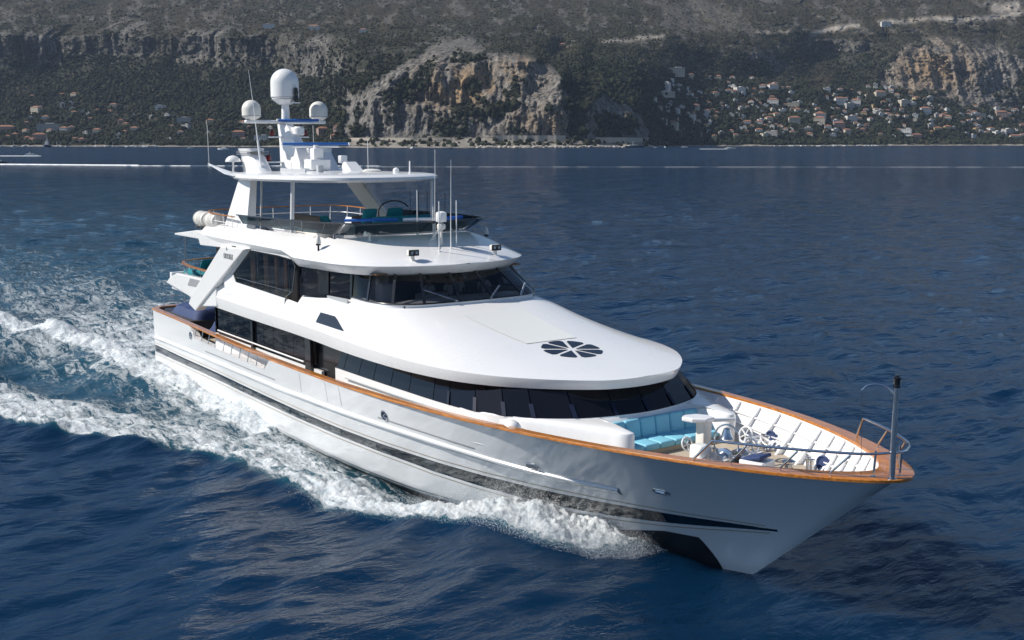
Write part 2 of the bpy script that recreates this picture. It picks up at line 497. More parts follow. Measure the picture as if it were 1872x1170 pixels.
# white inner bulwark skin, from under the rail to the deck
xb = np.concatenate([np.linspace(-39.7, -6, 140), np.linspace(-6, 3.74, 80)[1:]])
mb = MB()
for s in (-1, 1):
    zt = ztop(xb); zd = zdeck(xb)
    rowsb = [np.stack([xb, s * (hully(xb, zt) - .005), zt], -1), np.stack([xb, s * np.minimum(hully(xb, zt) - .13, np.maximum(win(xb) - .01, 0)), zt], -1)]
    for q in (.25, .5, .75, 1.02):
        z = zt + (zd - zt) * q
        yb = np.minimum(hully(xb, z) - .14, 99)
        yt = np.minimum(hully(xb, zt) - .13, np.maximum(win(xb) - .01, 0))
        yd = np.maximum(hully(xb, zd + 0 * z) - .16, 0)
        y = yt + (np.minimum(yd, yt + .1) - yt) * q
        xl = np.minimum(xb, stem(z) - .22); rowsb.append(np.stack([xl, s * np.where(xl < xb, 0.0, np.maximum(y, 0)), z], -1))
    mb.grid(np.array(rowsb))
bul = mb.build('bulwark', GEL, yacht, ang=30)
MB().add([(-39.7, -3.2, 1.9), (-39.7, 3.2, 1.9), (-39.7, 3.2, 3.05), (-39.7, -3.2, 3.05)], [(0, 1, 2, 3)]).build('transom_bulwark', GEL, yacht)
def inner_y(x, q):
    zt = float(ztop(x)); zd = float(zdeck(x)); yt = min(float(hully(x, zt)) - .13, max(float(win(x)) - .01, 0))
    yd = max(float(hully(x, zd)) - .16, 0); return yt + (min(yd, yt + .1) - yt) * q, zt + (zd - zt) * q
for s in (1, -1):
    for x in [-6.6, -5.5, -4.4, -3.35, -2.3, -1.2, -.1, .6, 1.2, 1.75, 2.25, 2.75]:
        y0, z0 = inner_y(x, 0.02); y1, z1 = inner_y(x, 1.0)
        d = .20 if x > 0 else .30
        V = []
        for dx in (-.035, .035):
            V += [(x + dx, s * (y0 + .02), z0), (x + dx, s * (y0 - .12), z0), (x + dx, s * (y1 - d), z1), (x + dx, s * (y1 + .02), z1)]
        MB().add(V, [(3, 2, 1, 0), (4, 5, 6, 7), (0, 1, 5, 4), (1, 2, 6, 5), (2, 3, 7, 6), (3, 0, 4, 7)]).build('bulwark_frame', GEL, bul, smooth=False)
    for q in (.36, .68):
        xx = np.linspace(-8.5, 2.9, 60)
        A = np.array([inner_y(float(x), q) for x in xx])
        r0 = np.stack([xx, s * (A[:, 0] + .01), A[:, 1] + .025], -1); r1 = np.stack([xx, s * (A[:, 0] - .10), A[:, 1] + .02], -1)
        r2 = r1 - [0, 0, .03]; r3 = r0 - [0, 0, .05]
        MB().grid(np.array([r0, r1, r2, r3]), closeu=True).build('bulwark_stringer', GEL, bul, smooth=False)
# bow mooring openings and bollards inside the bulwark
def bollards(x, y, name='bollard'):
    z = float(zdeck(x))
    m = MB().box((x, y, z + .03), (.5, .2, .04), rz=-.4)
    for d in (-.12, .12):
        m.lathe([(.075, 0), (.06, .05), (.06, .34), (.085, .36), (.085, .4), (.02, .41)], (x + d * .92, y - d * .4, z + .04), 14)
    m.build(name, STEEL, yacht)
for x, y in [(-1.85, 2.3), (.7, 1.3), (-1.85, -2.2), (.7, -1.25)]: bollards(x, y)
for x, s in [(-2.05, 1), (.85, 1), (-2.05, -1)]:
    y, z = inner_y(x, .72)
    dd = Vector((1, 0, 0)); nn = Vector((-.25, -s, .1)).normalized(); t2 = nn.cross(dd).normalized()
    c = Vector((x, s * (y - .075), z))
    A = [2 * math.pi * i / 20 for i in range(20)]
    MB().tube([c + .2 * math.cos(a) * dd + .2 * math.sin(a) * t2 for a in A], .035, 6, closed=True).add([c + .19 * math.cos(a) * dd + .19 * math.sin(a) * t2 for a in A], [tuple(range(20))]).build('mooring_opening', NAVY, bul)

def deck_sheet(name, xa, xb_, z_of, w_of, m, n=80):
    X = np.linspace(xa, xb_, n)
    J = np.linspace(-1, 1, 9)
    P = np.array([[(x, j * float(w_of(x)), float(z_of(x)) + .03 * (1 - j * j)) for j in J] for x in X])
    return MB().grid(P).build(name, m, yacht)
deck_sheet('main_deck', -39.7, 3.3, zdeck, lambda x: max(float(hully(x, zdeck(x))) - .15, .02), DECK, 160)

# stanchions in the cut-down bulwark amidships
for s in (-1, 1):
    for x in [-33.0, -32.0, -31.0, -30.0, -28.8, -27.7, -26.6, -25.5, -24.4, -23.4, -22.6]:
        zt = float(ztop(x)); y = s * (float(hully(x, zt)) - .07)
        MB().tube([(x, y, zt - .02), (x, s * (float(wcap(x)) - .12), float(zcap(x)) - .03)], .022, 8).build('rail_stanchion', STEEL, yacht)

# bow pulpit rail on raked stanchions
def sidey(x, s): return s * (float(wcap(x)) - .16)
pul = []
for x in [.35, .85, 1.6, 2.4, 3.1, 3.7, 4.15]:
    pul.append((x, -(float(wcap(x)) - .12), float(zcap(x)) + (.06 if x < .5 else .62 + .03 * x * .2)))
nose = [(4.45, -.42, 4.55), (4.6, 0.0, 4.56), (4.45, .42, 4.55)]
path = pul + nose + [(x, -y, z) for x, y, z in pul[::-1]][:-2]
pp = spline(path[1:], 70)
rail = MB().tube([path[0]] + [tuple(p) for p in pp] + [(1.35, sidey(1.35, 1), float(zcap(1.35)) + .05)], .034, 10).build('pulpit_rail', STEEL, yacht)
for x in (1.3, 2.45, 3.5):
    for s in (-1, 1):
        if s > 0 and x < 2: continue
        MB().tube([(x + .38, s * (float(wcap(x + .38)) - .12), float(zcap(x)) + .6), (x, sidey(x, s), float(zcap(x)) + .12), (x, sidey(x, s), float(zcap(x)) + .03)], .027, 8).build('pulpit_stanchion', STEEL, rail)
for x, y in [(4.15, -.5), (4.15, .5), (4.5, .05)]:
    MB().tube([(x, y, 3.9), (x + .02, y * .95, 4.55)], .03, 8).lathe([(.07, 0), (.07, .02), (.03, .03)], (x, y, 3.905), 12).build('pulpit_stanchion', STEEL, rail)
# jackstaff with lamp and bell-crank arm
js = MB().lathe([(.12, 0), (.12, .03), (.075, .05), (.07, 1.2), (.06, 2.3)], (4.55, -.32, 3.9), 16).build('jackstaff', STEEL, yacht)
MB().lathe([(.05, 0), (.095, .02), (.095, .06), (.075, .08), (.08, .2), (.1, .22), (.1, .26), (.05, .29), (.05, .32)], (4.55, -.32, 6.16), 18).build('bow_light', BLACK, js)
arm = spline([(4.5, -.32, 6.0), (4.42, -.38, 6.12), (4.22, -.55, 6.22), (4.02, -.72, 6.18), (3.92, -.8, 6.05)], 16)
MB().tube(arm, .022, 8).build('light_arm', STEEL, js)
MB().tube([(3.92, -.8, 6.05), (3.98, -.75, 3.95)], .006, 5).build('halyard', BLACK, js)

# ================================================================== superstructure
# -- lower house: window ribbon that wraps round the front
WLh = [(-4.50, 0), (-4.62, 1.1), (-4.78, 1.75), (-5.08, 2.45), (-5.84, 3.3), (-6.9, 3.98), (-8.1, 4.24), (-9.84, 4.3), (-12.1, 4.24), (-14.6, 4.16), (-17.64, 4.08)]
WTh = [(-5.25, 0), (-5.35, 1.05), (-5.5, 1.6), (-5.8, 2.2), (-6.5, 2.95), (-7.4, 3.5), (-8.5, 3.75), (-10, 3.85), (-12.1, 3.82), (-14.6, 3.78), (-17.64, 3.74)]
zwl = lambda x: 3.48 + .3 * clip01((x + 17.6) / 12.5)**1.3
zbl = lambda x: 4.38 + .17 * clip01((x + 15) / 10)
WL = sym([(x, y, float(zwl(x))) for x, y in WLh], 401)
WT = sym([(x, y, float(zbl(x)) + .06) for x, y in WTh], 401)
house = MB()
XD = np.array([float(zdeck(x)) for x in WL[:, 0]])
wallb = WL.copy(); wallb[:, 2] = XD
house.grid(np.array([wallb, WL]))
# salon side walls (white below the glass) and the recess behind them
for s in (-1, 1):
    house.box((-24.9, s * 3.82, 2.52), (11.3, .12, 1.04))
    house.box((-18.4, s * 3.62, 3.2), (1.7, .12, 2.5))
house = house.build('deck_house', GEL, yacht)
def panes(name, A, B, cuts, m, parent, gap=.02, sub=4, off=0.0):
    """Glass panes between two matching polylines, one object each, cut at index fractions."""
    out = []
    n = len(A)
    d = np.r_[0, np.cumsum(np.linalg.norm(np.diff(A, axis=0), axis=1))]
    for a, b in zip(cuts[:-1], cuts[1:]):
        uu = np.linspace(a + gap, b - gap, 2 if name == 'house_window' else max(3, int((b - a) / .25) + 2))
        pa = np.stack([np.interp(uu, d, A[:, k]) for k in range(3)], -1); pb = np.stack([np.interp(uu, d, B[:, k]) for k in range(3)], -1)
        out.append(MB().grid(np.array([pa + (pb - pa) * t for t in np.linspace(0, 1, sub)])).build(name, m, parent, ang=60))
    return out, d
def cuts_at(A, pts):
    d = np.r_[0, np.cumsum(np.linalg.norm(np.diff(A, axis=0), axis=1))]
    return [d[np.argmin(np.linalg.norm(A[:, :2] - np.array(p), axis=1))] for p in pts]
seam = [(-17.5, 4.09), (-16.9, 4.1), (-15.7, 4.13), (-14.5, 4.16), (-13.2, 4.2), (-11.8, 4.25), (-10.2, 4.29), (-9.2, 4.28), (-7.8, 4.2), (-6.7, 3.9), (-5.9, 3.35), (-5.08, 2.45)]
sp_ = [(x, -y) for x, y in seam] + [(-4.65, -1.15), (-4.5, 0), (-4.65, 1.15)] + seam[::-1]
cuts = cuts_at(WL, sp_)
panes('house_window', WL, WT, cuts, GLASS, house)
inn = WL + (np.array([-8, 0, 0]) - WL) * .006 - [0, 0, .03]; ino = WT + (np.array([-8, 0, 0]) - WT) * .012
MB().grid(np.array([inn, ino])).build('window_backing', MULL, house)
d = np.r_[0, np.cumsum(np.linalg.norm(np.diff(WL, axis=0), axis=1))]
for q in cuts[7:-7]:
    a = np.array([np.interp(q, d, WL[:, k]) for k in range(3)]); b = np.array([np.interp(q, d, WT[:, k]) for k in range(3)])
    o = (a - [-9, 0, a[2]]); o /= np.linalg.norm(o)
    t = np.array([-o[1], o[0], 0]) * .07
    MB().add([a - t + o * .03 + [0, 0, .03], a + t + o * .03 + [0, 0, .03], a + t + (b - a) * .45 + o * .03, a - t + (b - a) * .45 + o * .03], [(0, 1, 2, 3)]).build('window_mullion', MULL, house, smooth=False)
# forward trunk with the settee well in it
edge = [(-8.6, 4.28), (-7.5, 4.16), (-6.4, 3.78), (-5.3, 3.25), (-4.3, 2.78), (-3.5, 2.45), (-3.1, 2.3), (-2.95, 2.1), (-2.98, 1.92), (-3.15, 1.84), (-3.6, 1.83), (-4.1, 1.83)]
TE = sym([(-4.3, 0, 3.56), (-4.3, 1.0, 3.56), (-4.28, 1.7, 3.57)] + [(x, y, 3.72 + .0 * clip01(-x - 5)) for x, y in edge[::-1]], 241)
TI = TE.copy()
for i in range(len(TI)):      # matching line under the window bottom
    j = int(round((i / (len(TE) - 1)) * 0 + np.argmin(np.linalg.norm(WL[:, :2] - np.clip(TE[i, :2], [-9, -4.3], [-4.6, 4.3]), axis=1))))
    TI[i] = WL[j] + [0.0, 0, -.02]
lo = TE.copy(); lo[:, 2] = [float(zdeck(x)) for x in lo[:, 0]]
e1 = TE - [0, 0, .10]; cen = np.array([-4.9, 0, 0])
def inset(P, q):
    T = np.gradient(P, axis=0); N = np.stack([-T[:, 1], T[:, 0], 0 * T[:, 0]], -1); N /= np.linalg.norm(N, axis=1)[:, None] + 1e-9
    return P + N * q
e2 = inset(TE - [0, 0, .03], .03); e3 = inset(TE, .10)
MB().grid(np.array([lo, e1, e2, e3, e3 * .6 + TI * .4 + [0, 0, .03], TI])).build('foredeck_trunk', GEL, yacht, ang=40)
# settee in the well
st = MB().rbox((-3.86, 0, 2.86), (.95, 3.62, .2), .03).build('settee', DECK, yacht)
n = 6
for i in range(n):
    y = -1.8 + 3.6 * (i + .5) / n
    MB().rbox((-3.8, y, 3.05), (1.0, 3.6 / n - .012, .2), .06).build('seat_cushion', VINYL, st)
    MB().rbox((-4.27, y, 3.38), (.2, 3.6 / n - .012, .62), .07, M=Matrix.Rotation(R_(-10), 3, 'Y')).build('back_cushion', VINYL, st)

# -- salon windows either side, rail, posts
for s in (-1, 1):
    xw = [-30.1, -28.9, -28.0, -27.0, -26.05, -25.75, -24.8, -23.8, -22.8, -21.8, -20.7]
    for a, b in zip(xw[:-1], xw[1:]):
        if b - a < .4: continue
        MB().box(((a + b) / 2, s * 3.86, 3.62), (b - a - .03, .05, 1.16)).build('salon_window', GLASS, house, smooth=False)
    MB().box((-25.4, s * 3.80, 3.62), (9.6, .04, 1.2)).build('window_backing', MULL, house, smooth=False)
    for x in (-25.9, -20.25):
        MB().box((x, s * 3.93, 3.55), (.22 if x < -22 else .5, .12, 1.5)).build('black_pillar', BLACK, house, smooth=False)
    MB().tube([(-29.9, s * 3.99, 3.25), (-20.6, s * 3.99, 3.22)], .035, 8).build('side_handrail', GEL, house)
    MB().box((-19.0, s * 3.68, 3.5), (2.3, .05, 1.75)).build('side_door', BLACK, house, smooth=False)
    MB().tube([(x, s * float(np.interp(x, [-16.5, -8], [4.2, 4.42])), float(zwl(x)) - .22) for x in np.linspace(-16.6, -8.6, 14)], .028, 8).build('side_handrail', SILVER, house)

# -- upper body with its forward-reaching brow
Bh = [(-4.72, 0), (-4.80, .75), (-5.02, 1.45), (-5.55, 2.15), (-6.34, 2.92), (-7.5, 3.72), (-9.0, 4.3), (-11.1, 4.6), (-13.5, 4.64), (-16.4, 4.55), (-18.5, 4.42), (-21, 4.33), (-25.8, 4.27), (-29.3, 4.17), (-30.4, 4.12)]
BL = sym([(x, y, float(zbl(x))) for x, y in Bh], 401)
zed = lambda x: np.interp(x, [-30, -18, -10, -4.6], [4.9, 4.86, 4.83, 4.86])
Uh = [(x + .12 * clip01((x + 12) / 7), y + .06) if y > 0 else (x + .12, 0) for x, y in Bh]
BU = sym([(x, y, float(zed(x))) for x, y in Uh], 401)
mid = (BL + BU) / 2 + (BU - BL) * [.35, .35, 0] * 1.0
half = BU[200:]
yU = lambda x: np.interp(-np.asarray(x, float), -half[:, 0], half[:, 1])
Cz = lambda x: np.interp(x, [-32, -15.2, -14.2, -13.6, -12.9, -10.6, -8.3, -6.5, -4.6], [6.28, 6.25, 6.13, 5.98, 5.80, 5.41, 5.12, 4.97, 4.86])
Czs = lambda x: sum(Cz(np.asarray(x, float) + dd) for dd in (-.8, -.4, 0, .4, .8)) / 5
Nx = lambda x: np.interp(x, [-32, -22, -17, -14, -10, -4.6], [12, 10, 6.2, 5.0, 3.2, 2.4])
def Tz(x, y):
    q = np.abs(y) / np.maximum(yU(x), 1e-4)
    E = zed(x); return E + (Czs(x) - E) * (1 - clip01(q)**Nx(x))
xn = -4.60
ux = np.concatenate([xn - 26 * np.linspace(0, .42, 46)**2, np.linspace(xn - 26 * .42**2, -30.4, 90)[1:]])
J = np.sin(np.linspace(-math.pi / 2, math.pi / 2, 73))
G = np.zeros((len(ux), len(J), 3))
for i, x in enumerate(ux):
    yy = J * float(yU(x)) * (1 if i else 0)
    G[i, :, 0] = x; G[i, :, 1] = yy; G[i, :, 2] = Tz(np.full_like(yy, x), yy)
inside = (G[:, :, 0] < -15.3) & (np.abs(G[:, :, 1]) < np.where(G[:, :, 0] < -20.9, 3.98, 3.05))
G[:, :, 2][inside] = 4.95
mb = MB().grid(G)
coach = mb.build('coachroof', GEL, yacht, ang=40)
off1 = BL + (BU - BL) * .5 + (BU - BL) * [.25, .25, 0]
soff = BL.copy(); soff[:, 1] *= .78; soff[:, 0] = np.where(soff[:, 0] > -8, soff[:, 0] - .8, soff[:, 0]); soff[:, 2] += .1
MB().grid(np.array([soff, BL + (soff - BL) * .02, BL, BL * .75 + off1 * .25 + [0, 0, 0], off1 * .7 + BU * .3, BU])).build('brow', GEL, coach, ang=30)
# skylight: eight tinted wedges let into the foredeck roof
sky_l = empty('skylight'); sky_l.parent = yacht
sc_x, sc_y, rr = -8.35, 0.0, 1.02
V = []; ringp = []
for k in range(8):
    a0 = 2 * math.pi * k / 8 + .39; a1 = a0 + 2 * math.pi / 8
    poly = []
    gp = .062
    am = (a0 + a1) / 2
    for r, aa in [(.17, am)] + [(rr * .90, a0 + .075)] + [(rr, a0 + .075 + (a1 - a0 - .15) * t) for t in (.12, .3, .5, .7, .88)] + [(rr * .90, a1 - .075)]:
        poly.append((sc_x + r * math.cos(aa), sc_y + r * math.sin(aa)))
    V1 = [(x, y, float(Tz(x, y)) + .014) for x, y in poly]
    V0 = [(x, y, float(Tz(x, y)) - .05) for x, y in poly]
    m_ = len(poly)
    MB().add(V1 + V0, [tuple(range(m_))] + [(i, (i + 1) % m_, m_ + (i + 1) % m_, m_ + i) for i in range(m_)]).build('skylight_pane', SKYL, sky_l, smooth=False)
# raised hatch panel on the coachroof, its shading put into a greyer colour
P4 = [(-12.9, -1.3), (-12.9, 1.3), (-9.4, 1.05), (-9.4, -1.05)]
GG = np.zeros((13, 9, 3))
for i, t in enumerate(np.linspace(0, 1, 13)):
    for j, q in enumerate(np.linspace(-1, 1, 9)):
        x = -12.95 + 3.5 * t; y = q * (1.34 - .28 * t)
        GG[i, j] = (x, y, float(Tz(x, 0)) + .014)
MB().grid(GG).build('roof_panel', PANEL_SHADE, coach)
# black side vents in the upper body
for s in (-1, 1):
    P = [(-18.62, 5.47), (-17.25, 5.50), (-16.15, 5.14), (-18.62, 5.14)]
    V = []; 
    def yat(x, z):
        yy = np.linspace(3.3, float(yU(x)), 300); zz = Tz(np.full_like(yy, x), yy); return float(yy[np.argmin(np.abs(zz - z))])
    gx_ = []
    tl = np.linspace(0, 1, 9)
    top = [(-18.62 + 2.5 * t, 5.47 + (.02 if t < .55 else -.32 * (t - .55) / .45)) for t in tl]
    bot = [(-18.62 + 2.5 * t, 5.13) for t in tl]
    rowsv = [[(x, s * (yat(x, z) + .03), z) for x, z in [(b[0], b[1] + (a[1] - b[1]) * q) for a, b in zip(top, bot)]] for q in (0, .5, 1)]
    MB().grid(np.array(rowsv)).build('side_vent', BLACK, coach, smooth=False)

# -- upper deck saloon: eight-sided side windows with curtains behind the glass
OCT = [(-25.4, 7.36), (-22.5, 7.36), (-21.15, 7.3), (-20.86, 7.05), (-21.2, 6.0), (-21.95, 5.66), (-27.15, 5.80), (-27.43, 6.14)]
for s in (-1, 1):
    MB().prism([(-31, 5.3), (-20.9, 5.3), (-20.7, 7.3), (-31, 7.3)], 'y', s * 3.4, s * 3.5).build('saloon_wall', DARKIN, yacht, smooth=False)
    wall = MB()
    # white wall round the opening, as a frame of quads from the octagon to a rectangle
    outer = [(-26.6, 7.6), (-22.5, 7.6), (-20.4, 7.5), (-20.2, 7.0), (-20.5, 5.4), (-21.9, 5.2), (-28.2, 5.2), (-28.6, 6.1)]
    V = [(x, s * (4.12 if z > 5.5 else 4.2), z) for x, z in OCT] + [(x, s * (4.14 if z > 5.5 else 4.22), z) for x, z in outer]
    wall.add(V, [(i, (i + 1) % 8, 8 + (i + 1) % 8, 8 + i) for i in (0, 1, 5, 6, 7)])
    wall = wall.build('saloon_side', GEL, yacht, smooth=False)
    fr = MB().add([(x, s * 4.13, z) for x, z in OCT] + [(x * .97 - .03 * 24.2, s * 4.11, z * .97 + .03 * 6.5) for x, z in OCT], [(i, (i + 1) % 8, 8 + (i + 1) % 8, 8 + i) for i in range(8)]).build('window_frame', BLACK, wall, smooth=False)
    cx = [-27.43, -24.75, -23.6, -22.5, -21.55, -20.86]
    def clip(a, b):
        xs = np.linspace(a + .03, b - .03, 6)
        T = np.interp(xs, [-27.43, -25.4, -22.5, -21.15, -20.86], [6.14, 7.36, 7.36, 7.3, 7.05]); B_ = np.interp(xs, [-27.43, -27.15, -21.95, -21.2, -20.86], [6.14, 5.8, 5.66, 6.0, 7.05])
        return [(x, z) for x, z in zip(xs, T)] + [(x, z) for x, z in zip(xs, B_)][::-1]
    for a, b in zip(cx[:-1], cx[1:]):
        p = clip(a, b)
        MB().add([(x, s * 4.09, z) for x, z in p], [tuple(range(len(p)))]).build('saloon_window', TINT, wall, smooth=False)
        MB().box((b, s * 4.085, 6.5), (.05, .02, 1.6 if b < -21 else .3)).build('window_mullion', BLACK, wall, smooth=False)
    if s < 0:
        for a, wd in [(-25.6, .5), (-24.3, .34), (-23.2, .36), (-22.2, .3)]:
            xs = np.linspace(a - wd / 2, a + wd / 2, 16)
            MB().grid(np.array([np.stack([xs, -3.92 + .04 * np.sin(xs * 40), z + 0 * xs], -1) for z in (5.6, 7.3)])).build('curtain', CURT, wall)
    MB().tube([(-27.1, s * 4.12, 6.02), (-21.3, s * 4.12, 5.98)], .018, 6).build('window_rail', BLACK, wall)
    # dark side-door recess between saloon and wheelhouse
    MB().add([(-20.86, s * 3.95, 5.9), (-17.5, s * 3.42, 5.9), (-17.5, s * 3.36, 7.2), (-20.86, s * 3.95, 7.25)], [(0, 1, 2, 3)]).build('door_recess', GLASS, wall, smooth=False)
    MB().add([(-19.6, s * 3.78, 6.1), (-18.9, s * 3.67, 6.1), (-18.9, s * 3.64, 7.1), (-19.6, s * 3.76, 7.1)], [(0, 1, 2, 3)]).build('side_door', BLACK, wall, smooth=False)
    MB().prism([(-20.9, 5.85), (-17.35, 5.7), (-17.35, 6.10), (-20.9, 6.0)], 'y', s * 3.62, s * 3.66).build('side_coaming', SILVER, wall, smooth=False)

# -- wheelhouse windows
WBh = [(-13.98, 0), (-14.02, 1.1), (-14.12, 2.2), (-14.4, 2.85), (-14.95, 3.3), (-15.6, 3.5), (-16.4, 3.55), (-17.45, 3.46)]
WUh = [(-15.05, 0), (-15.12, 1.0), (-15.35, 2.1), (-15.7, 2.7), (-16.2, 3.05), (-16.75, 3.2), (-17.1, 3.28), (-17.55, 3.36)]
WB = sym([(x, y, 6.14) for x, y in WBh], 201); WU = sym([(x, y, 7.12) for x, y in WUh], 201)
wh = MB().grid(np.array([WB - [0, 0, .3], WB + [0.0, 0, 0], WB + [-.05, 0, .04]])).build('wheelhouse', GEL, yacht)
cw = [(-17.4, 3.46), (-15.95, 3.53), (-14.75, 3.15), (-14.2, 2.2), (-14.02, .75)]
cuts = cuts_at(WB, [(x, -y) for x, y in cw] + cw[::-1])
panes('wheelhouse_window', WB + [-.02, 0, .03], WU, cuts, TINT, wh, gap=.05, sub=5)
dB = np.r_[0, np.cumsum(np.linalg.norm(np.diff(WB, axis=0), axis=1))]
for i, q in enumerate(cuts):
    a = np.array([np.interp(q, dB, WB[:, k]) for k in range(3)]); b = np.array([np.interp(q, dB, WU[:, k]) for k in range(3)])
    t = np.array([np.interp(q + .1, dB, WB[:, k]) - np.interp(q - .1, dB, WB[:, k]) for k in range(3)]); t = t / np.linalg.norm(t) * (.10 if i in (0, len(cuts) - 1) else .055)
    nrm = np.cross(t, b - a); nrm = nrm / np.linalg.norm(nrm) * .03
    if nrm[0] < 0 and abs(nrm[0]) > abs(nrm[1]): nrm = -nrm
    V = [a - t - nrm, a + t - nrm, b + t - nrm, b - t - nrm, a - t + nrm, a + t + nrm, b + t + nrm, b - t + nrm]
    MB().add(V, [(3, 2, 1, 0), (4, 5, 6, 7), (0, 1, 5, 4), (1, 2, 6, 5), (2, 3, 7, 6), (3, 0, 4, 7)]).build('wheelhouse_pillar', BLACK, wh, smooth=False)
MB().tube(WB + [0, 0, .03], .03, 6).build('window_sill', BLACK, wh)
for (bx, by), (tx_, ty_) in [((-14.02, -.95), (-14.9, -2.0)), ((-13.98, .55), (-14.35, 1.0)), ((-14.1, 2.0), (-14.5, 2.3))]:
    a = Vector((bx + .03, by, 6.2)); b = Vector((tx_ + .3, ty_, 6.62))
    MB().tube([a, b], .016, 6).tube([a + Vector((0, .06, 0)), b + Vector((0, .06, .0))], .01, 6).box(a, (.08, .1, .06)).build('wiper', STEEL, wh)
# inside: dashboard, ceiling, back wall, console hood
ins = MB().box((-15.2, 0, 5.95), (1.6, 5.8, .3)).build('dashboard', DARKIN, wh, smooth=False)
MB().box((-18.4, 0, 7.13), (5.2, 6.5, .04)).build('headlining', WOODIN, wh, smooth=False)
MB().box((-20.6, 0, 6.1), (.1, 7.2, 2.2)).build('aft_bulkhead', WOODIN, wh, smooth=False)
MB().rbox((-15.3, -1.2, 6.2), (.5, 1.2, .35), .08).build('instrument_hood', GREY, wh)
MB().rbox((-16.9, -2.3, 6.15), (.6, .6, 1.0), .12).rbox((-17.1, -2.3, 6.7), (.14, .55, .5), .06).build('helm_seat', TOWEL, wh)

# -- bridge roof with its brow
RLh = [(-15.05, 0), (-15.17, 1.0), (-15.5, 2.1), (-15.95, 2.85), (-16.5, 3.35), (-17.6, 3.72), (-19.2, 3.92), (-21.4, 4.08), (-25, 4.14), (-29, 4.12), (-31.5, 4.05)]
RUh = [(-14.62, 0), (-14.77, 1.0), (-15.15, 2.2), (-15.65, 3.05), (-16.3, 3.65), (-17.3, 4.08), (-18.9, 4.27), (-21, 4.32), (-25, 4.3), (-29, 4.2), (-31.5, 4.1)]
rise = lambda x: sstep(-20.8, -21.9, np.asarray(x, float)) if False else clip01((-np.asarray(x, float) - 20.7) / 1.0)
RL = sym([(x, y, 7.07) for x, y in RLh], 301); RL[:, 2] += .33 * rise(RL[:, 0])
RU = sym([(x, y, 7.44) for x, y in RUh], 301); RU[:, 2] += .20 * rise(RU[:, 0])
halfR = RU[150:]
yR = lambda x: np.interp(-np.asarray(x, float), -halfR[:, 0], halfR[:, 1])
CR = lambda x: sum(np.interp(np.asarray(x, float) + dd, [-35, -26, -20, -18.2, -17, -15.5, -14.62], [8.4, 8.42, 8.42, 8.36, 8.05, 7.65, 7.45]) for dd in (-.4, -.2, 0, .2, .4)) / 5
NR = lambda x: np.interp(x, [-32, -22, -18, -14.6], [7.5, 7.0, 4.0, 2.6])
CBh = [(-18.1, 0), (-18.2, 1.2), (-18.45, 2.1), (-18.95, 2.85), (-19.7, 3.25), (-22.3, 3.52), (-26, 3.68), (-27.3, 3.7)]
CB = sym([(x, y, 8.36) for x, y in CBh], 201)
hc = CB[100:]
yC = lambda x: np.interp(-np.asarray(x, float), -hc[:, 0], hc[:, 1], left=-1)
def Rz(x, y):
    q = clip01(np.abs(y) / np.maximum(yR(x), 1e-4)); E = 7.44 + .20 * rise(x); return E + (CR(x) - E) * (1 - q**NR(x))
ux = np.concatenate([-14.62 - 17 * np.linspace(0, .42, 34)**2, np.linspace(-14.62 - 17 * .42**2, -31.5, 76)[1:]])
J = np.sin(np.linspace(-math.pi / 2, math.pi / 2, 81))
G = np.zeros((len(ux), len(J), 3))
for i, x in enumerate(ux):
    yy = J * float(yR(x)) * (1 if i else 0)
    zz = Rz(np.full_like(yy, x), yy)
    yc = float(yC(x)) if x > -27.3 else 3.62
    zz = np.where((np.abs(yy) < yc - .12) & (x < -18.3), 7.75, zz)
    G[i, :, 0] = x; G[i, :, 1] = yy; G[i, :, 2] = zz
roof = MB().grid(G).build('bridge_roof', GEL, yacht, ang=40)
so_ = RL.copy(); so_[:, 1] *= .82; so_[:, 0] = np.where(so_[:, 0] > -17, so_[:, 0] - .7, so_[:, 0]); so_[:, 2] += .04
MB().grid(np.array([so_, RL, RL * .9 + RU * .1, RL * .12 + RU * .88 + [0, 0, -.02], RU])).build('roof_brow', GEL, roof, ang=30)
for s in (-1, 1):   # tapering side wings of the roof at its aft end
    MB().prism([(-31.4, 7.12), (-29.0, 7.2), (-27.5, 7.25), (-27.5, 7.42), (-30.6, 7.62), (-31.8, 7.80), (-34.9, 7.46), (-34.9, 7.38), (-31.6, 7.4)], 'y', s * 3.85, s * 4.13).build('roof_wing', GEL, roof, smooth=False, bevel=.03)
MB().box((-33.0, 0, 7.40), (3.9, 7.9, .10)).build('roof_overhang', GEL, roof, smooth=False, bevel=.03)
MB().box((-29.4, 0, 7.70), (4.4, 7.4, .10)).build('sun_deck', DECK, yacht, smooth=False)
for s in (-1, 1):
    for dx in (0, .22):
        MB().tube([(-34.1 - dx, s * 3.85, 5.45), (-34.1 - dx, s * 3.85, 7.36)], .025, 8).build('roof_post', STEEL, yacht)

# -- raked buttress, upper aft deck bulwark
for s in (-1, 1):
    MB().prism([(-28.25, 7.30), (-25.3, 7.42), (-25.7, 7.3), (-30.5, 4.72), (-31.85, 3.95), (-32.75, 4.2), (-32.2, 4.75)], 'y', s * 3.85, s * 4.34).build('buttress', GEL, yacht, smooth=False, bevel=.04)
    MB().prism([(-36.2, 4.88), (-35.6, 5.2), (-34.6, 5.5), (-30.2, 5.58), (-29.3, 5.3), (-29.3, 4.45), (-31.9, 4.15), (-32.8, 4.52)], 'y', s * 3.95, s * 4.24).build('upper_bulwark', GEL, yacht, smooth=False, bevel=.05)
    MB().prism([(-32.6, 5.44), (-31.15, 5.46), (-31.6, 5.1), (-33.0, 5.06)], 'y', s * 4.2, s * 4.255).build('side_louvre', GREY, yacht, smooth=False)
MB().box((-32.6, 0, 4.72), (6.6, 8.1, .3)).build('upper_deck', GEL, yacht, smooth=False, bevel=.03)
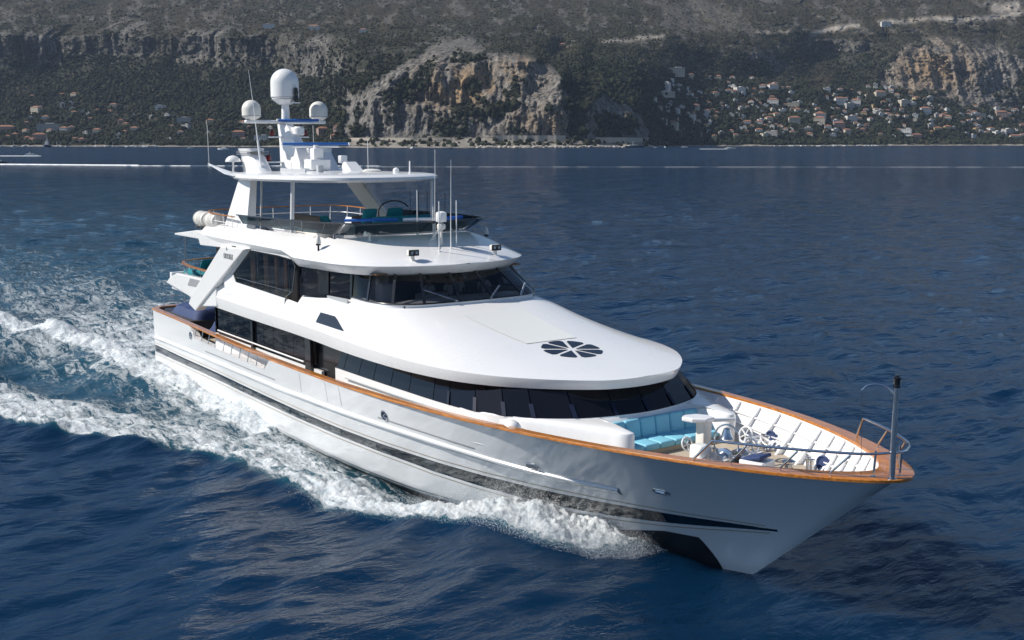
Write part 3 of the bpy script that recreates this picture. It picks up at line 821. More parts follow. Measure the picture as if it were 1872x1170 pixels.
MB().box((-36.0, 0, 5.05), (.3, 8.1, .7)).build('upper_aft_bulwark', GEL, yacht, smooth=False, bevel=.05)
hr = spline([(-30.2, -4.05, 5.95), (-33.5, -3.95, 5.98), (-35.0, -3.6, 6.0), (-35.8, -2.6, 6.0), (-36.0, 0, 6.0), (-35.8, 2.6, 6.0), (-35.0, 3.6, 6.0), (-33.5, 3.95, 5.98), (-30.2, 4.05, 5.95)], 60)
ur = MB().grid(np.array([hr + [0, 0, .03], inset(hr, .16) + [0, 0, .03], inset(hr, .16) - [0, 0, .03], hr - [0, 0, .03]]), closeu=True).build('upper_deck_rail', TEAK, yacht)
for i in range(2, 60, 4):
    p = hr[i]; MB().tube([(p[0], p[1] * .98, 5.4), (p[0], p[1] * .98, 5.98)], .02, 6).build('rail_stanchion', STEEL, ur)
# name letters on the buttress
tcu = bpy.data.curves.new('name', 'FONT')
tcu.body = 'DIDOREX'; tcu.size = .34; tcu.extrude = .008; tcu.align_x = 'CENTER'
tob = bpy.data.objects.new('tmp', tcu); col.objects.link(tob)
bpy.context.view_layer.update()
tme = bpy.data.meshes.new_from_object(tob.evaluated_get(bpy.context.evaluated_depsgraph_get()))
bpy.data.objects.remove(tob)
for s in (-1, 1):
    o = link('name_lettering', tme.copy(), NAMEM, yacht, smooth=False)
    o.rotation_euler = (R_(90), 0, 0 if s < 0 else R_(180)); o.location = (-27.35, s * 4.355, 6.82)
    o.scale = (.72, 1, 1)
    st_ = MB().prism([(.0, .0), (.05, .08), (.1, 0), (.06, .02), (.05, .16), (.04, .02)], 'y', -.008, .008).build('name_crest', NAMEM, o, smooth=False); st_.location = (-.25, .38, 0); st_.rotation_euler = (R_(-90), 0, 0)

# ================================================================== flybridge, hardtop, mast
CTh = [(-17.15, 0), (-17.3, 1.6), (-17.65, 2.6), (-18.3, 3.2), (-19.6, 3.55), (-21.6, 3.78), (-26.0, 3.9), (-27.3, 3.92)]
CT = sym([(x, y, 8.87 + .012 * (x + 17)) for x, y in CTh], 201)
co = empty('flybridge_coaming'); co.parent = yacht
cc = [(-27.2, 3.7), (-25.2, 3.66), (-23.4, 3.58), (-21.6, 3.46), (-20.0, 3.32), (-18.9, 2.8), (-18.3, 1.7)]
cuts = cuts_at(CB, [(x, -y) for x, y in cc] + [(-18.1, 0)] + cc[::-1])
panes('coaming_glass', CB, CT, cuts, TINT2, co, gap=.012, sub=3)
dC = np.r_[0, np.cumsum(np.linalg.norm(np.diff(CB, axis=0), axis=1))]
for q in cuts:
    a = np.array([np.interp(q, dC, CB[:, k]) for k in range(3)]); b = np.array([np.interp(q, dC, CT[:, k]) for k in range(3)])
    MB().tube([a - (a - [-24, 0, a[2]]) * .008, b - (b - [-24, 0, b[2]]) * .006], .028, 6).build('coaming_post', BLACK, co)
MB().tube(CT, .03, 8).build('coaming_rim', BLACK, co)
# hardtop
HTh = [(-20.2, 0), (-20.35, 1.2), (-20.75, 2.2), (-21.5, 2.95), (-22.8, 3.4), (-25, 3.68), (-27.5, 3.66), (-29.2, 3.3), (-30.2, 2.6), (-30.6, 1.4), (-30.7, 0)]
hp = sym([(x, y, 0) for x, y in HTh], 181)
cen = np.array([-25.4, 0, 0])
def hl(s, z): q = cen + (hp - cen) * s; q[:, 2] = z; return q
def hz(P): P = P.copy(); P[:, 2] += .0 + .04 * sstep(-28, -21, P[:, 0]); return P
ht = MB().grid(np.array([hz(hl(s, z)) for s, z in [(0.02, 10.30), (.7, 10.28), (.93, 10.25), (.985, 10.28), (1, 10.36), (.995, 10.46), (.97, 10.53), (.9, 10.56), (.5, 10.6), (0.02, 10.62)]]), closev=True).build('hardtop', GEL, yacht, ang=40)
for s in (-1, 1):
    V = []
    for x, y, z, w_, h in [(-28.2, 3.2, 10.42, .42, .14), (-30.0, 3.05, 10.46, .3, .12), (-31.6, 2.9, 10.62, .17, .08), (-33.4, 2.8, 10.86, .06, .04)]:
        V.append([(x, s * (y + w_), z), (x, s * y, z + h), (x, s * (y - w_), z), (x, s * y, z - h)])
    MB().grid(np.array(V), closev=True).build('hardtop_wing', GEL, ht, ang=60)
    MB().tube([(-33.35, s * 2.8, 10.85), (-33.4, s * 2.8, 12.75)], .014, 6).build('whip_antenna', GEL, ht)
    # aft pylon, posts, raked forward strut
    V = []
    for z, a, b, yo, yi in [(7.6, -29.7, -26.9, 3.75, 3.25), (8.6, -29.2, -27.1, 3.6, 3.1), (10.35, -28.5, -27.4, 3.25, 2.85)]:
        V.append([(a, s * yo, z), (b, s * (yo - .1), z), (b, s * yi, z), (a, s * yi, z)])
    if s > 0:
        MB().tube([(-21.25, 2.45, 7.75), (-21.2, 2.45, 10.3)], .06, 10).build('hardtop_post', GEL, yacht)
        continue
    MB().grid(np.array(V), closev=True).build('hardtop_pylon', GEL, yacht, smooth=False, bevel=.03)
    MB().tube([(-28.05, s * 3.12, 9.0), (-28.05, s * 3.12, 10.3)], .1, 12).build('pylon_post', GEL, yacht)
    MB().tube([(-23.5, s * 3.05, 7.75), (-23.45, s * 2.95, 10.3)], .085, 12).build('hardtop_post', GEL, yacht)
MB().prism([(-30.6, 10.32), (-28.9, 10.32), (-25.6, 8.3), (-25.6, 7.75), (-27.9, 7.75), (-28.0, 8.75)], 'y', 2.85, 3.1).build('raked_strut', WARMW, yacht, smooth=False, bevel=.03)
# teak rail round the aft flybridge
fr_ = spline([(-27.9, -3.75, 8.62), (-30.6, -3.72, 8.66), (-31.9, -3.3, 8.7), (-32.1, -2, 8.72), (-32.1, 0, 8.74), (-32.1, 2, 8.74), (-31.9, 3.3, 8.72), (-30.4, 3.75, 8.68), (-27.8, 3.8, 8.6)], 60)
fr = MB().grid(np.array([fr_ + [0, 0, .025], inset(fr_, .09) + [0, 0, .025], inset(fr_, .09) - [0, 0, .02], fr_ - [0, 0, .02]]), closeu=True).build('flybridge_rail', TEAK, yacht)
MB().tube(inset(fr_, .05) - [0, 0, .32], .018, 6).build('lower_rail', GEL, fr)
for i in range(1, 60, 4):
    p = fr_[i]; q = inset(fr_, .05)[i]; MB().tube([(q[0], q[1] * .985, 7.7), (q[0], q[1], 8.7)], .022, 6).build('rail_stanchion', GEL, fr)

# mast, crossbars, domes, radars
mast = MB()
mast.grid(np.array([[(x0, -w_, z), (x0 + .12, -w_ * 1.0, z), (x1, -w_ * .55, z), (x1, w_ * .55, z), (x0 + .12, w_, z), (x0, w_, z)] for z, x0, x1, w_ in [(10.5, -30.1, -28.3, .55), (11.0, -30.1, -28.45, .52), (11.9, -30.35, -29.1, .42), (12.5, -30.65, -29.75, .34), (12.75, -30.8, -30.1, .3)]]), closev=True)
mast.add([(-30.8, -.3, 12.75), (-30.68, -.3, 12.75), (-30.1, -.16, 12.75), (-30.1, .16, 12.75), (-30.68, .3, 12.75), (-30.8, .3, 12.75)], [(0, 1, 2, 3, 4, 5)])
mast = mast.build('mast', GEL, yacht, ang=40)
MB().lathe([(.21, 0), (.2, .4), (.17, 1.1), (.3, 1.18)], (-30.5, 0, 12.7), 20).build('mast_pole', GEL, mast)
MB().rbox((-30.5, 0, 12.86), (.3, 4.1, .16), .05).build('crossbar', GEL, mast)
MB().rbox((-30.2, 0, 12.15), (.25, 2.0, .06), .02).build('light_bracket', GEL, mast)
MB().rbox((-29.9, -.85, 10.98), (.25, .95, .06), .02).build('light_bracket', GEL, mast)
MB().rbox((-28.6, .1, 10.62), (1.9, 1.5, .24), .05).rbox((-27.95, .35, 10.88), (.85, 1.0, .5), .05).build('mast_plinth', GEL, mast)
def dome(x, y, z, r, h, name, parent):
    pr = [(r * .35, -.02), (r * .6, .05), (r * .93, .16 * r + .06), (r, .24 * r + .08), (r, .30 * r + .08)] + [(r * 1.0, h - r)] + [(r * math.cos(a), h - r + r * math.sin(a)) for a in np.linspace(.12, 1.5, 12)]
    o = MB().lathe(pr, (x, y, z), 36).build(name, WARMW if r < .6 else GEL, parent, ang=50)
    MB().lathe([(r * 1.005, 0), (r * 1.012, .012), (r * 1.005, .024)], (x, y, z + .22 * r + .08), 36).build('dome_seam', GREY, o)
    return o
dome(-30.5, 0, 13.78, .67, 1.57, 'satellite_dome', yacht)
MB().lathe([(.3, 0), (.66, .24)], (-30.5, 0, 13.68), 30).build('dome_cone', GEL, mast)
for s in (-1, 1): dome(-30.5, s * 1.72, 12.94, .44, .92, 'satellite_dome', yacht)
def light(x, y, z, lens, parent, name='navigation_light', k=1.0):
    o = MB().lathe([(.09 * k, 0), (.1 * k, .03), (.07 * k, .04)], (x, y, z), 14).lathe([(.085 * k, .24 * k), (.085 * k, .3 * k), (.03, .33 * k)], (x, y, z), 14).build(name, BLACK, parent)
    MB().lathe([(.08 * k, .035), (.105 * k, .09), (.105 * k, .16), (.08 * k, .25 * k)], (x, y, z), 14).build('lens', lens, o)
for y in (-.85, .85): light(-30.2, y, 12.18, RED, yacht, k=1.1)
light(-29.9, -1.2, 11.01, RED, yacht, k=1.15)
light(-29.75, .22, 13.78, BLACK, yacht, k=1.2); light(-29.75, .22, 14.1, BLACK, yacht, k=1.1)
MB().rbox((-29.85, .22, 13.75), (.4, .35, .05), .02).build('light_bracket', GEL, mast)
rdir = Vector(RV)
def radar(c, L, name):
    c = Vector(c)
    M3 = Matrix.Rotation(math.atan2(rdir.y, rdir.x), 3, 'Z')
    o = MB().rbox(c, (L, .16, .13), .05, M=M3).build(name, RBLUE, yacht)
    for e in (-1, 1): MB().rbox(c + rdir * e * (L / 2 + .03), (.1, .17, .15), .05, M=M3).build('scanner_end_cap', GEL, o)
    MB().rbox(c - Vector((0, 0, .12)), (L * .7, .14, .1), .04, M=M3).build('scanner_back', GEL, o)
    return o
r1 = radar((-28.0, .33, 11.83), 3.05, 'radar_scanner')
MB().rbox((-28.0, .33, 11.38), (.62, .5, .52), .06).lathe([(.14, 0), (.12, .14)], (-28, .33, 11.64), 16).build('radar_gearbox', GEL, r1)
r2 = radar((-29.8, .35, 12.93), 1.95, 'radar_scanner')
MB().rbox((-29.75, .2, 12.5), (.45, .5, .2), .05).lathe([(.2, 0), (.26, .06), (.26, .34), (.2, .42)], (-29.5, .2, 12.22), 18, M=Matrix.Rotation(R_(0), 3, 'Y')).build('radar_gearbox', GEL, r2)
# exhaust funnels
for s in (-1, 1):
    V = []
    for z, xa, xb_, w_ in [(10.5, -31.0, -28.8, .45), (10.9, -31.12, -29.2, .42), (11.3, -31.28, -29.65, .4), (11.42, -31.35, -29.78, .44), (11.62, -31.5, -29.75, .46)]:
        n_ = 14
        V.append([((xa + xb_) / 2 + (xb_ - xa) / 2 * math.copysign(abs(math.cos(a))**.6, math.cos(a)), s * 1.75 + w_ * math.copysign(abs(math.sin(a))**.7, math.sin(a)), z) for a in [2 * math.pi * k / n_ for k in range(n_)]])
    mbf = MB().grid(np.array(V), closev=True)
    mbf.add(V[-1], [tuple(range(14))])
    f = mbf.build('exhaust_funnel', GEL, yacht, ang=45)
    if s < 0:
        for k in range(3): MB().rbox((-30.5 + .02 * k, s * 1.75, 11.34 + .07 * k), (1.72, .9, .02), .008).build('funnel_louvre', GREY, f)
# small gear standing on the hardtop
MB().tube([(-30.9, -2.55, 10.5), (-30.9, -2.55, 11.0)], .045, 10).lathe([(.04, 0), (.36, .02), (.36, .06), (.31, .17), (.2, .27), (.02, .32)], (-30.9, -2.55, 10.98), 22).build('mushroom_antenna', GEL, ht)
MB().add([(-27.4, 1.2, 10.58), (-26.2, 1.2, 10.58), (-26.2, 1.9, 10.58), (-27.4, 1.9, 10.58), (-27.1, 1.25, 11.0), (-26.9, 1.25, 11.02), (-26.9, 1.85, 11.02), (-27.1, 1.85, 11.0)], [(0, 1, 5, 4), (1, 2, 6, 5), (2, 3, 7, 6), (3, 0, 4, 7), (4, 5, 6, 7), (3, 2, 1, 0)]).build('horn_cowl', GEL, ht, smooth=False, bevel=.04)
MB().tube([(-27.6, 1.5, 10.55), (-27.6, 1.5, 10.95)], .05, 8).rbox((-27.6, 1.5, 11.12), (.3, .36, .36), .05).build('searchlight', GEL, ht)
MB().lathe([(.2, 0), (.4, .03), (.42, .07), (.3, .12), (.02, .14)], (-24.8, 1.5, 10.6), 22).build('hatch_dome', WARMW, ht)
MB().lathe([(.12, 0), (.14, .1), (.12, .18), (.02, .24)], (-22.6, 1.5, 10.6), 16).build('gps_dome', GEL, ht)
MB().lathe([(.07, 0), (.04, .06), (.03, .5), (.02, .52)], (-22.1, 1.9, 10.6), 10).build('stub_antenna', GEL, ht)
MB().tube([(-26.9, -1.4, 10.5), (-26.9, -1.4, 11.0)], .02, 6).build('stub_antenna', GEL, ht)
MB().rbox((-25.9, -1.8, 10.66), (2.6, .06, .22), .02).rbox((-24.9, -1.0, 10.72), (.25, .25, .4), .03).build('hardtop_fender', SILVER, ht)
MB().tube([(-29.2, -2.0, 7.75), (-29.1, -1.9, 10.6), (-29.45, -1.9, 12.0)], .05, 8).tube([(-29.45, -1.9, 12.0), (-29.7, -1.95, 13.6), (-30.0, -2.0, 15.2)], [.03, .018, .008], 6).build('whip_antenna', GEL, yacht)
for x, y, z1, z2 in [(-21.0, 2.5, 10.6, 11.6), (-27.0, 2.5, 10.55, 12.0)]:
    MB().tube([(x, y, z1), (x, y, z2)], .016, 6).build('whip_antenna', GEL, ht)
for i in range(5):
    MB().tube([(-24.6 + .75 * i, 3.35, 8.4), (-24.6 + .75 * i, 3.35, 9.75)], .016, 6).build('windscreen_post', BLACK, yacht)

# gear on the bridge roof
def roofz(x, y): return float(Rz(np.array([y]) * 0 + x, np.array([float(y)]))[0]) if True else 0
ab = empty('antenna_cluster'); ab.parent = yacht
for x, y, h, r in [(-18.05, -.15, 1.75, .022), (-17.35, .15, 1.3, .022), (-16.1, -.35, 1.9, .022), (-16.6, .75, 1.75, .022)]:
    z = roofz(x, y)
    MB().lathe([(.06, 0), (.06, .03), (.022, .05)], (x, y, z - .01), 10).tube([(x, y, z), (x, y, z + h)], r, 8).build('whip_antenna', GEL, ab)
for x, y, h in [(-17.3, .2, 3.4), (-16.3, .3, 3.4)]:
    z = roofz(x, y); MB().tube([(x, y, z), (x, y, z + .9), (x + .05, y, z + h)], [.03, .02, .007], 6).build('whip_antenna', GEL, ab)
x, y = -16.75, .15; z = roofz(x, y)
ra = MB().tube([(x, y, z - .02), (x, y, z + .95)], .045, 10).tube([(x - .5, y - .3, z), (x, y, z + .75)], .035, 8).lathe([(.12, .6), (.17, .64), (.17, .78), (.13, .82)], (x, y, z), 16).build('radome_post', WARMW, ab)
MB().lathe([(.2, 0), (.215, .03), (.215, .3), (.2, .36), (.1, .4), (.01, .41)], (x, y, z + .9), 22).build('radome', GEL, ab)
MB().tube([(-18.05, -.15, z + .15), (-17.35, .15, z + .05), (-16.75, .15, z + .02), (-16.1, -.35, z - .2)], .016, 6).build('antenna_base_rail', STEEL, ab)
for s in (-1, 1):
    x, y = -15.55, s * 1.85; z = roofz(x, y)
    f = MB().lathe([(.08, 0), (.07, .18), (.05, .2)], (x, y, z - .02), 12).rbox((x, y, z + .28), (.2, .42, .22), .04).build('floodlight', WARMW, yacht)
    MB().rbox((x + .1, y, z + .28), (.04, .44, .23), .015).build('floodlight_face', BLACK, f)
    for e in (-.1, .1): MB().lathe([(.06, 0), (.06, .012)], (x + .125, y + e, z + .28), 12, M=Matrix.Rotation(R_(90), 3, 'Y')).build('floodlight_lamp', STEEL, f)
    x, y = -19.2, s * 3.9; z = roofz(x, y)
    f = MB().tube([(x, y, z - .03), (x, y, z + .2)], .04, 8).lathe([(.08, 0), (.1, .03), (.1, .07)], (x, y, z + .2), 14).build('deck_light', BLACK, yacht)
    MB().lathe([(.11, 0), (.11, .06), (.07, .24), (.03, .32)], (x, y, z + .27), 14).build('deck_light_hood', WARMW, f)
x, y = -18.0, -2.3; z = roofz(x, y)
MB().tube([(x, y, z - .02), (x, y, z + .18), (x + .05, y - .12, z + .24)], .05, 8).lathe([(.03, 0), (.1, .14)], (x + .05, y - .12, z + .2), 12, M=Matrix.Rotation(R_(70), 3, 'X')).build('air_horn', WARMW, yacht)

# ================================================================== foredeck gear
dz0 = float(zdeck(-1))
dv = MB().rbox((-2.5, .35, 3.3), (.36, .34, 1.1), .05).build('davit_post', WARMW, yacht)
MB().prism([(-3.0, .0), (-2.85, -.22), (-2.5, -.12), (-2.22, .2), (-2.25, .55), (-2.55, .62), (-2.9, .4)], 'z', 3.83, 3.97).build('davit_head', GEL, dv, smooth=False, bevel=.04)
MB().tube([(-2.35, .6, 3.85), (-2.2, 1.3, 3.8)], .06, 8).build('davit_arm', GEL, dv)
wl = MB().rbox((-1.75, -.5, 3.12), (.5, .5, .6), .1).rbox((-1.3, -.6, 2.95), (.7, .5, .25), .06).build('windlass', GEL, yacht)
MB().lathe([(.1, -.32), (.3, -.3), (.3, -.24), (.2, -.2), (.2, .2), (.3, .24), (.3, .3), (.1, .32)], (-1.05, -.45, 3.1), 26, M=Matrix.Rotation(R_(90), 3, 'X') @ Matrix.Rotation(R_(15), 3, 'Y')).build('windlass_drum', STEEL, wl)
MB().lathe([(.1, -.18), (.24, -.16), (.26, 0), (.24, .16), (.1, .18)], (-1.0, .3, 3.08), 24, M=Matrix.Rotation(R_(90), 3, 'X')).build('windlass_drum', STEEL, wl)
MB().tube([(-1.05, -1.0, 3.1), (-1.0, 1.2, 3.1)], .06, 10).build('windlass_shaft', STEEL, wl)
def wheel(c, r, M, parent):
    T = Matrix.Translation(c) @ M.to_4x4()
    m = MB().tube([T @ Vector((r * math.cos(a), r * math.sin(a), 0)) for a in np.linspace(0, 2 * math.pi, 25)[:-1]], r * .14, 6, closed=True)
    for k in range(5):
        a = 2 * math.pi * k / 5; m.tube([T @ Vector((0, 0, 0)), T @ Vector((r * math.cos(a), r * math.sin(a), 0))], r * .09, 5)
    return m.build('handwheel', GEL, parent)
wheel(Vector((-.75, .5, 3.45)), .24, Matrix.Rotation(R_(55), 3, 'Y'), wl)
wheel(Vector((-1.0, 1.2, 3.4)), .26, Matrix.Rotation(R_(20), 3, 'Y'), wl)
wheel(Vector((-2.1, 1.7, 3.3)), .24, Matrix.Rotation(R_(70), 3, 'X'), wl)
wheel(Vector((-2.45, -.35, 3.25)), .2, Matrix.Rotation(R_(70), 3, 'Y'), wl)
for i in range(5): MB().lathe([(.04, 0), (.07, .05), (.05, .12), (.08, .2), (.03, .24)], (-2.0 + .18 * i, .05 + .06 * (i % 2), 3.0), 10).build('valve', STEEL, wl)
ch = MB().rbox((-.15, .1, 3.05), (.75, .7, .4), .04, rz=.2).build('chain_locker_box', GEL, yacht)
MB().rbox((-.2, .1, 3.3), (.66, .6, .1), .03, M=Matrix.Rotation(.2, 3, 'Z') @ Matrix.Rotation(R_(-14), 3, 'Y')).build('locker_lid', NAVY, ch)
MB().lathe([(.2, 0), (.19, .04), (.12, .08), (.12, .22), (.19, .28), (.19, .32), (.08, .36)], (.25, .95, dz0 + .02), 22).build('capstan', STEEL, yacht)
be = MB().tube([(-1.75, .05, 2.9), (-1.75, .05, 3.55)] + [(-1.75 + .3 * (1 - math.cos(a)), .05 + .3 * (1 - math.cos(a)) * .6, 3.55 + .4 * math.sin(a)) for a in np.linspace(.2, 2.94, 12)] + [(-1.15, .41, 3.55), (-1.15, .41, 2.9)], .025, 8).build('bell_arch', STEEL, yacht)
MB().lathe([(.2, 0), (.19, .02), (.15, .08), (.12, .2), (.09, .28), (.03, .31)], (-1.45, .23, 3.55), 24).build('ship_bell', STEEL, be)
MB().lathe([(.28, 0), (.27, .12), (.2, .22), (.08, .3)], (-6.1, -4.02, 3.45), 20, M=Matrix.Rotation(R_(0), 3, 'X')).build('mooring_winch', GEL, yacht)
MB().lathe([(.1, 0), (.1, .03), (.05, .06), (.16, .09), (.16, .12), (.03, .15)], (-4.75, -1.75, 3.56), 16).build('deck_cleat', STEEL, yacht)
# stern boarding rail
for s in (-1, 1):
    MB().tube([(-39.5, s * 3.3, 3.1), (-39.5, s * 3.3, 3.6), (-39.5, s * 3.1, 3.72), (-39.5, s * 2.2, 3.7), (-39.5, s * 2.1, 3.1)], .025, 8).tube([(-39.5, s * 3.3, 3.4), (-39.5, s * 2.1, 3.4)], .018, 6).build('stern_rail', STEEL, yacht)
# aft deck furniture fixed to the yacht
ad = MB().rbox((-37.2, -1.9, 2.5), (4.0, 3.4, .9), .1).build('stern_bench', DARKIN, yacht)
MB().box((-31.2, 0, 3.2), (.1, 7.2, 2.3)).build('aft_saloon_doors', GLASS, yacht, smooth=False)

# ================================================================== loose things carried on board
def pillow_mb(c, d, rz=0.0, M=None, puff=.55):
    T = Matrix.Translation(c) @ (Matrix.Rotation(rz, 4, 'Z') if M is None else M.to_4x4())
    n_ = 11; V = []
    P = np.zeros((2 * n_, n_, 3))
    for i in range(n_):
        for j in range(n_):
            u_, v_ = 2 * i / (n_ - 1) - 1, 2 * j / (n_ - 1) - 1
            h = ((1 - u_**4) * (1 - v_**4))**puff
            for t, sg in ((0, 1), (1, -1)):
                P[i if t == 0 else 2 * n_ - 1 - i, j] = T @ Vector((u_ * d[0] / 2 * (1 - .08 * v_ * v_), v_ * d[1] / 2 * (1 - .08 * u_ * u_), sg * h * d[2] / 2))
    return MB().grid(P, closeu=True)
def cushion(c, d, M, m, label, group, cat='cushion', name='scatter_cushion'):
    return tag(pillow_mb(Vector(c), d, M=M).build(name, m), label, cat, group)
ry = lambda a: Matrix.Rotation(R_(a), 3, 'Y'); rx = lambda a: Matrix.Rotation(R_(a), 3, 'X'); rz_ = lambda a: Matrix.Rotation(R_(a), 3, 'Z')
cushion((-34.6, -2.7, 5.75), (.75, .75, .25), rz_(20) @ ry(-65), TEAL, 'teal cushion nearest the rail corner on the upper aft deck sofa', 'teal cushions on the upper aft deck')
cushion((-34.0, -2.0, 5.78), (.75, .75, .25), rz_(-10) @ ry(-60), TEAL, 'teal cushion on the upper aft deck beside the white buttress', 'teal cushions on the upper aft deck')
cover = MB().rbox((-34.4, -1.2, 5.25), (2.6, 4.6, .62), .12).build('upper_deck_sofa', TEAL)
tag(cover, 'teal covered sofa inside the curved teak rail of the upper aft deck', 'sofa')
# navy covers over the stern furniture
def cover_mesh(name, x0, x1, y0, y1, z0, h, seed):
    n1, n2 = 36, 28
    P = np.zeros((n1, n2, 3))
    for i in range(n1):
        for j in range(n2):
            u_, v_ = i / (n1 - 1) * 2 - 1, j / (n2 - 1) * 2 - 1
            e = (1 - abs(u_)**5) * (1 - abs(v_)**5)
            x = x0 + (x1 - x0) * (u_ + 1) / 2; y = y0 + (y1 - y0) * (v_ + 1) / 2
            nz = .14 * (float(vnoise(np.array([x * 1.6 + seed]), np.array([y * 1.6]))[0]) - .5)
            P[i, j] = (x, y, z0 + h * min(1, e * 1.9) * (.85 + .15 * math.cos(v_ * 2)) + nz * e)
    return MB().grid(P).build(name, NAVY)
tag(cover_mesh('covered_sunpad', -39.1, -35.2, -3.2, .2, 2.85, .6, 3), 'navy fabric cover over the wide sunpad at the stern beside the teak rail', 'cover', 'navy covers on the aft deck')
tag(cover_mesh('covered_chairs', -38.9, -37.0, -.2, 1.6, 2.85, 1.25, 9), 'tall navy cover at the transom behind the stern sunpad', 'cover', 'navy covers on the aft deck')
tag(cover_mesh('covered_table', -34.6, -32.0, -2.7, .4, 2.5, .75, 14), 'navy cover over the aft deck table in shade under the buttress', 'cover', 'navy covers on the aft deck')
# life raft canisters
def raft(x, label):
    e = empty('liferaft', (x, -3.55, 7.86), label, 'life raft', 'life rafts on the roof edge')
    body = MB().lathe([(.02, -.64), (.22, -.62), (.33, -.55), (.36, -.46), (.37, -.05), (.385, -.04), (.385, .04), (.37, .05), (.36, .46), (.33, .55), (.22, .62), (.02, .64)], (0, 0, .42), 26, M=ry(90)).build('canister', WARMW, e)
    for dx in (-.35, .0, .35): MB().lathe([(.366, -.02), (.382, -.015), (.382, .015), (.366, .02)], (dx + .17 * (dx == 0), 0, .42), 26, M=ry(90)).build('strap', WARMW, e)
    MB().box((-.35, 0, .05), (.08, .6, .12)).box((.35, 0, .05), (.08, .6, .12)).build('cradle', STEEL, e, smooth=False)
raft(-32.35, 'white life raft canister nearest the stern on the roof edge')
raft(-30.95, 'white life raft canister nearest the hardtop pylon on the roof edge')
# flybridge furniture
def sofa(c, d, rz, label, cu):
    e = empty('flybridge_sofa', c, label, 'sofa', None, rz)
    MB().rbox((0, 0, .22), (d[0], d[1], .42), .05).build('sofa_base', WARMW, e)
    MB().rbox((0, 0, .48), (d[0] - .05, d[1] - .05, .16), .06).build('seat_cushion', cu, e)
    MB().rbox((-d[0] / 2 + .1, 0, .75), (.2, d[1], .5), .07).build('backrest', cu, e)
    return e
sofa((-22.6, 1.6, 7.78), (1.0, 3.0), math.pi, 'teal backed sofa behind the flybridge windscreen on the port side', TEAL)
sofa((-25.2, -1.2, 7.78), (.9, 2.4), R_(90), 'low taupe sofa under the hardtop on the starboard side', TAUPE)
cushion((-24.4, -1.0, 8.5), (.6, .6, .22), rz_(30) @ ry(60), TEAL, 'teal cushion propped on the taupe flybridge sofa', 'flybridge cushions')
cushion((-23.7, .2, 8.5), (.65, .6, .24), rz_(-30) @ ry(50), TAUPE, 'taupe cushion between the teal cushions on the flybridge', 'flybridge cushions')
cushion((-22.9, .3, 8.72), (.8, .8, .24), rz_(10) @ ry(-70), TEAL, 'large teal cushion against the flybridge sofa back', 'flybridge cushions')
cushion((-23.0, 1.6, 8.72), (.8, .8, .24), rz_(0) @ ry(-70), TEAL, 'teal cushion farthest to port on the flybridge sofa', 'flybridge cushions')
e = empty('flybridge_table', (-23.9, -.9, 7.78), 'small wooden table among the flybridge cushions', 'table')
MB().rbox((0, 0, .62), (.8, .8, .05), .02).build('table_top', WOODIN, e); MB().lathe([(.25, 0), (.06, .04), (.06, .6)], (0, 0, 0), 14).build('table_leg', STEEL, e)
def towel(pts, w_, m, label, name='rolled_towel'):
    return tag(MB().tube(spline(pts, 14), w_, 10).build(name, m), label, 'towel', 'towels laid behind the flybridge windscreen')
towel([(-20.9, -1.9, 8.78), (-20.3, -1.0, 8.80), (-19.7, -.1, 8.80)], .06, TOWELB, 'rolled blue towel at the starboard end behind the flybridge glass')
towel([(-19.6, .1, 8.80), (-19.4, .9, 8.81), (-19.3, 1.5, 8.8)], .07, TOWEL, 'rolled white towel in the middle behind the flybridge glass')
towel([(-19.3, 1.6, 8.80), (-19.25, 2.3, 8.82), (-19.4, 2.8, 8.82)], .08, TOWELB, 'rolled bright blue towel beside the radome behind the flybridge glass')
MB().box((-19.7, 0, 8.2), (1.0, 4.6, .95)).build('flybridge_dash', GREY, yacht, bevel=.05)
tag(MB().rbox((-26.3, -2.2, 8.15), (1.9, .7, .12), .04).rbox((-27.0, -2.2, 8.32), (.6, .7, .1), .04, M=ry(-35)).rbox((-26.3, -2.2, 7.95), (1.7, .6, .3), .03).build('sun_lounger', TOWEL), 'white sun lounger pad beside the hardtop pylon on the flybridge', 'lounger')
arch = [(-23.3, 1.0, 8.3)] + [(-23.3 + .5 * (1 - math.cos(a)), 1.0 + .5 * (1 - math.cos(a)), 8.9 + .5 * math.sin(a)) for a in np.linspace(0, math.pi * .85, 12)]
MB().tube(arch, .03, 8).build('helm_arch', BLACK, yacht)

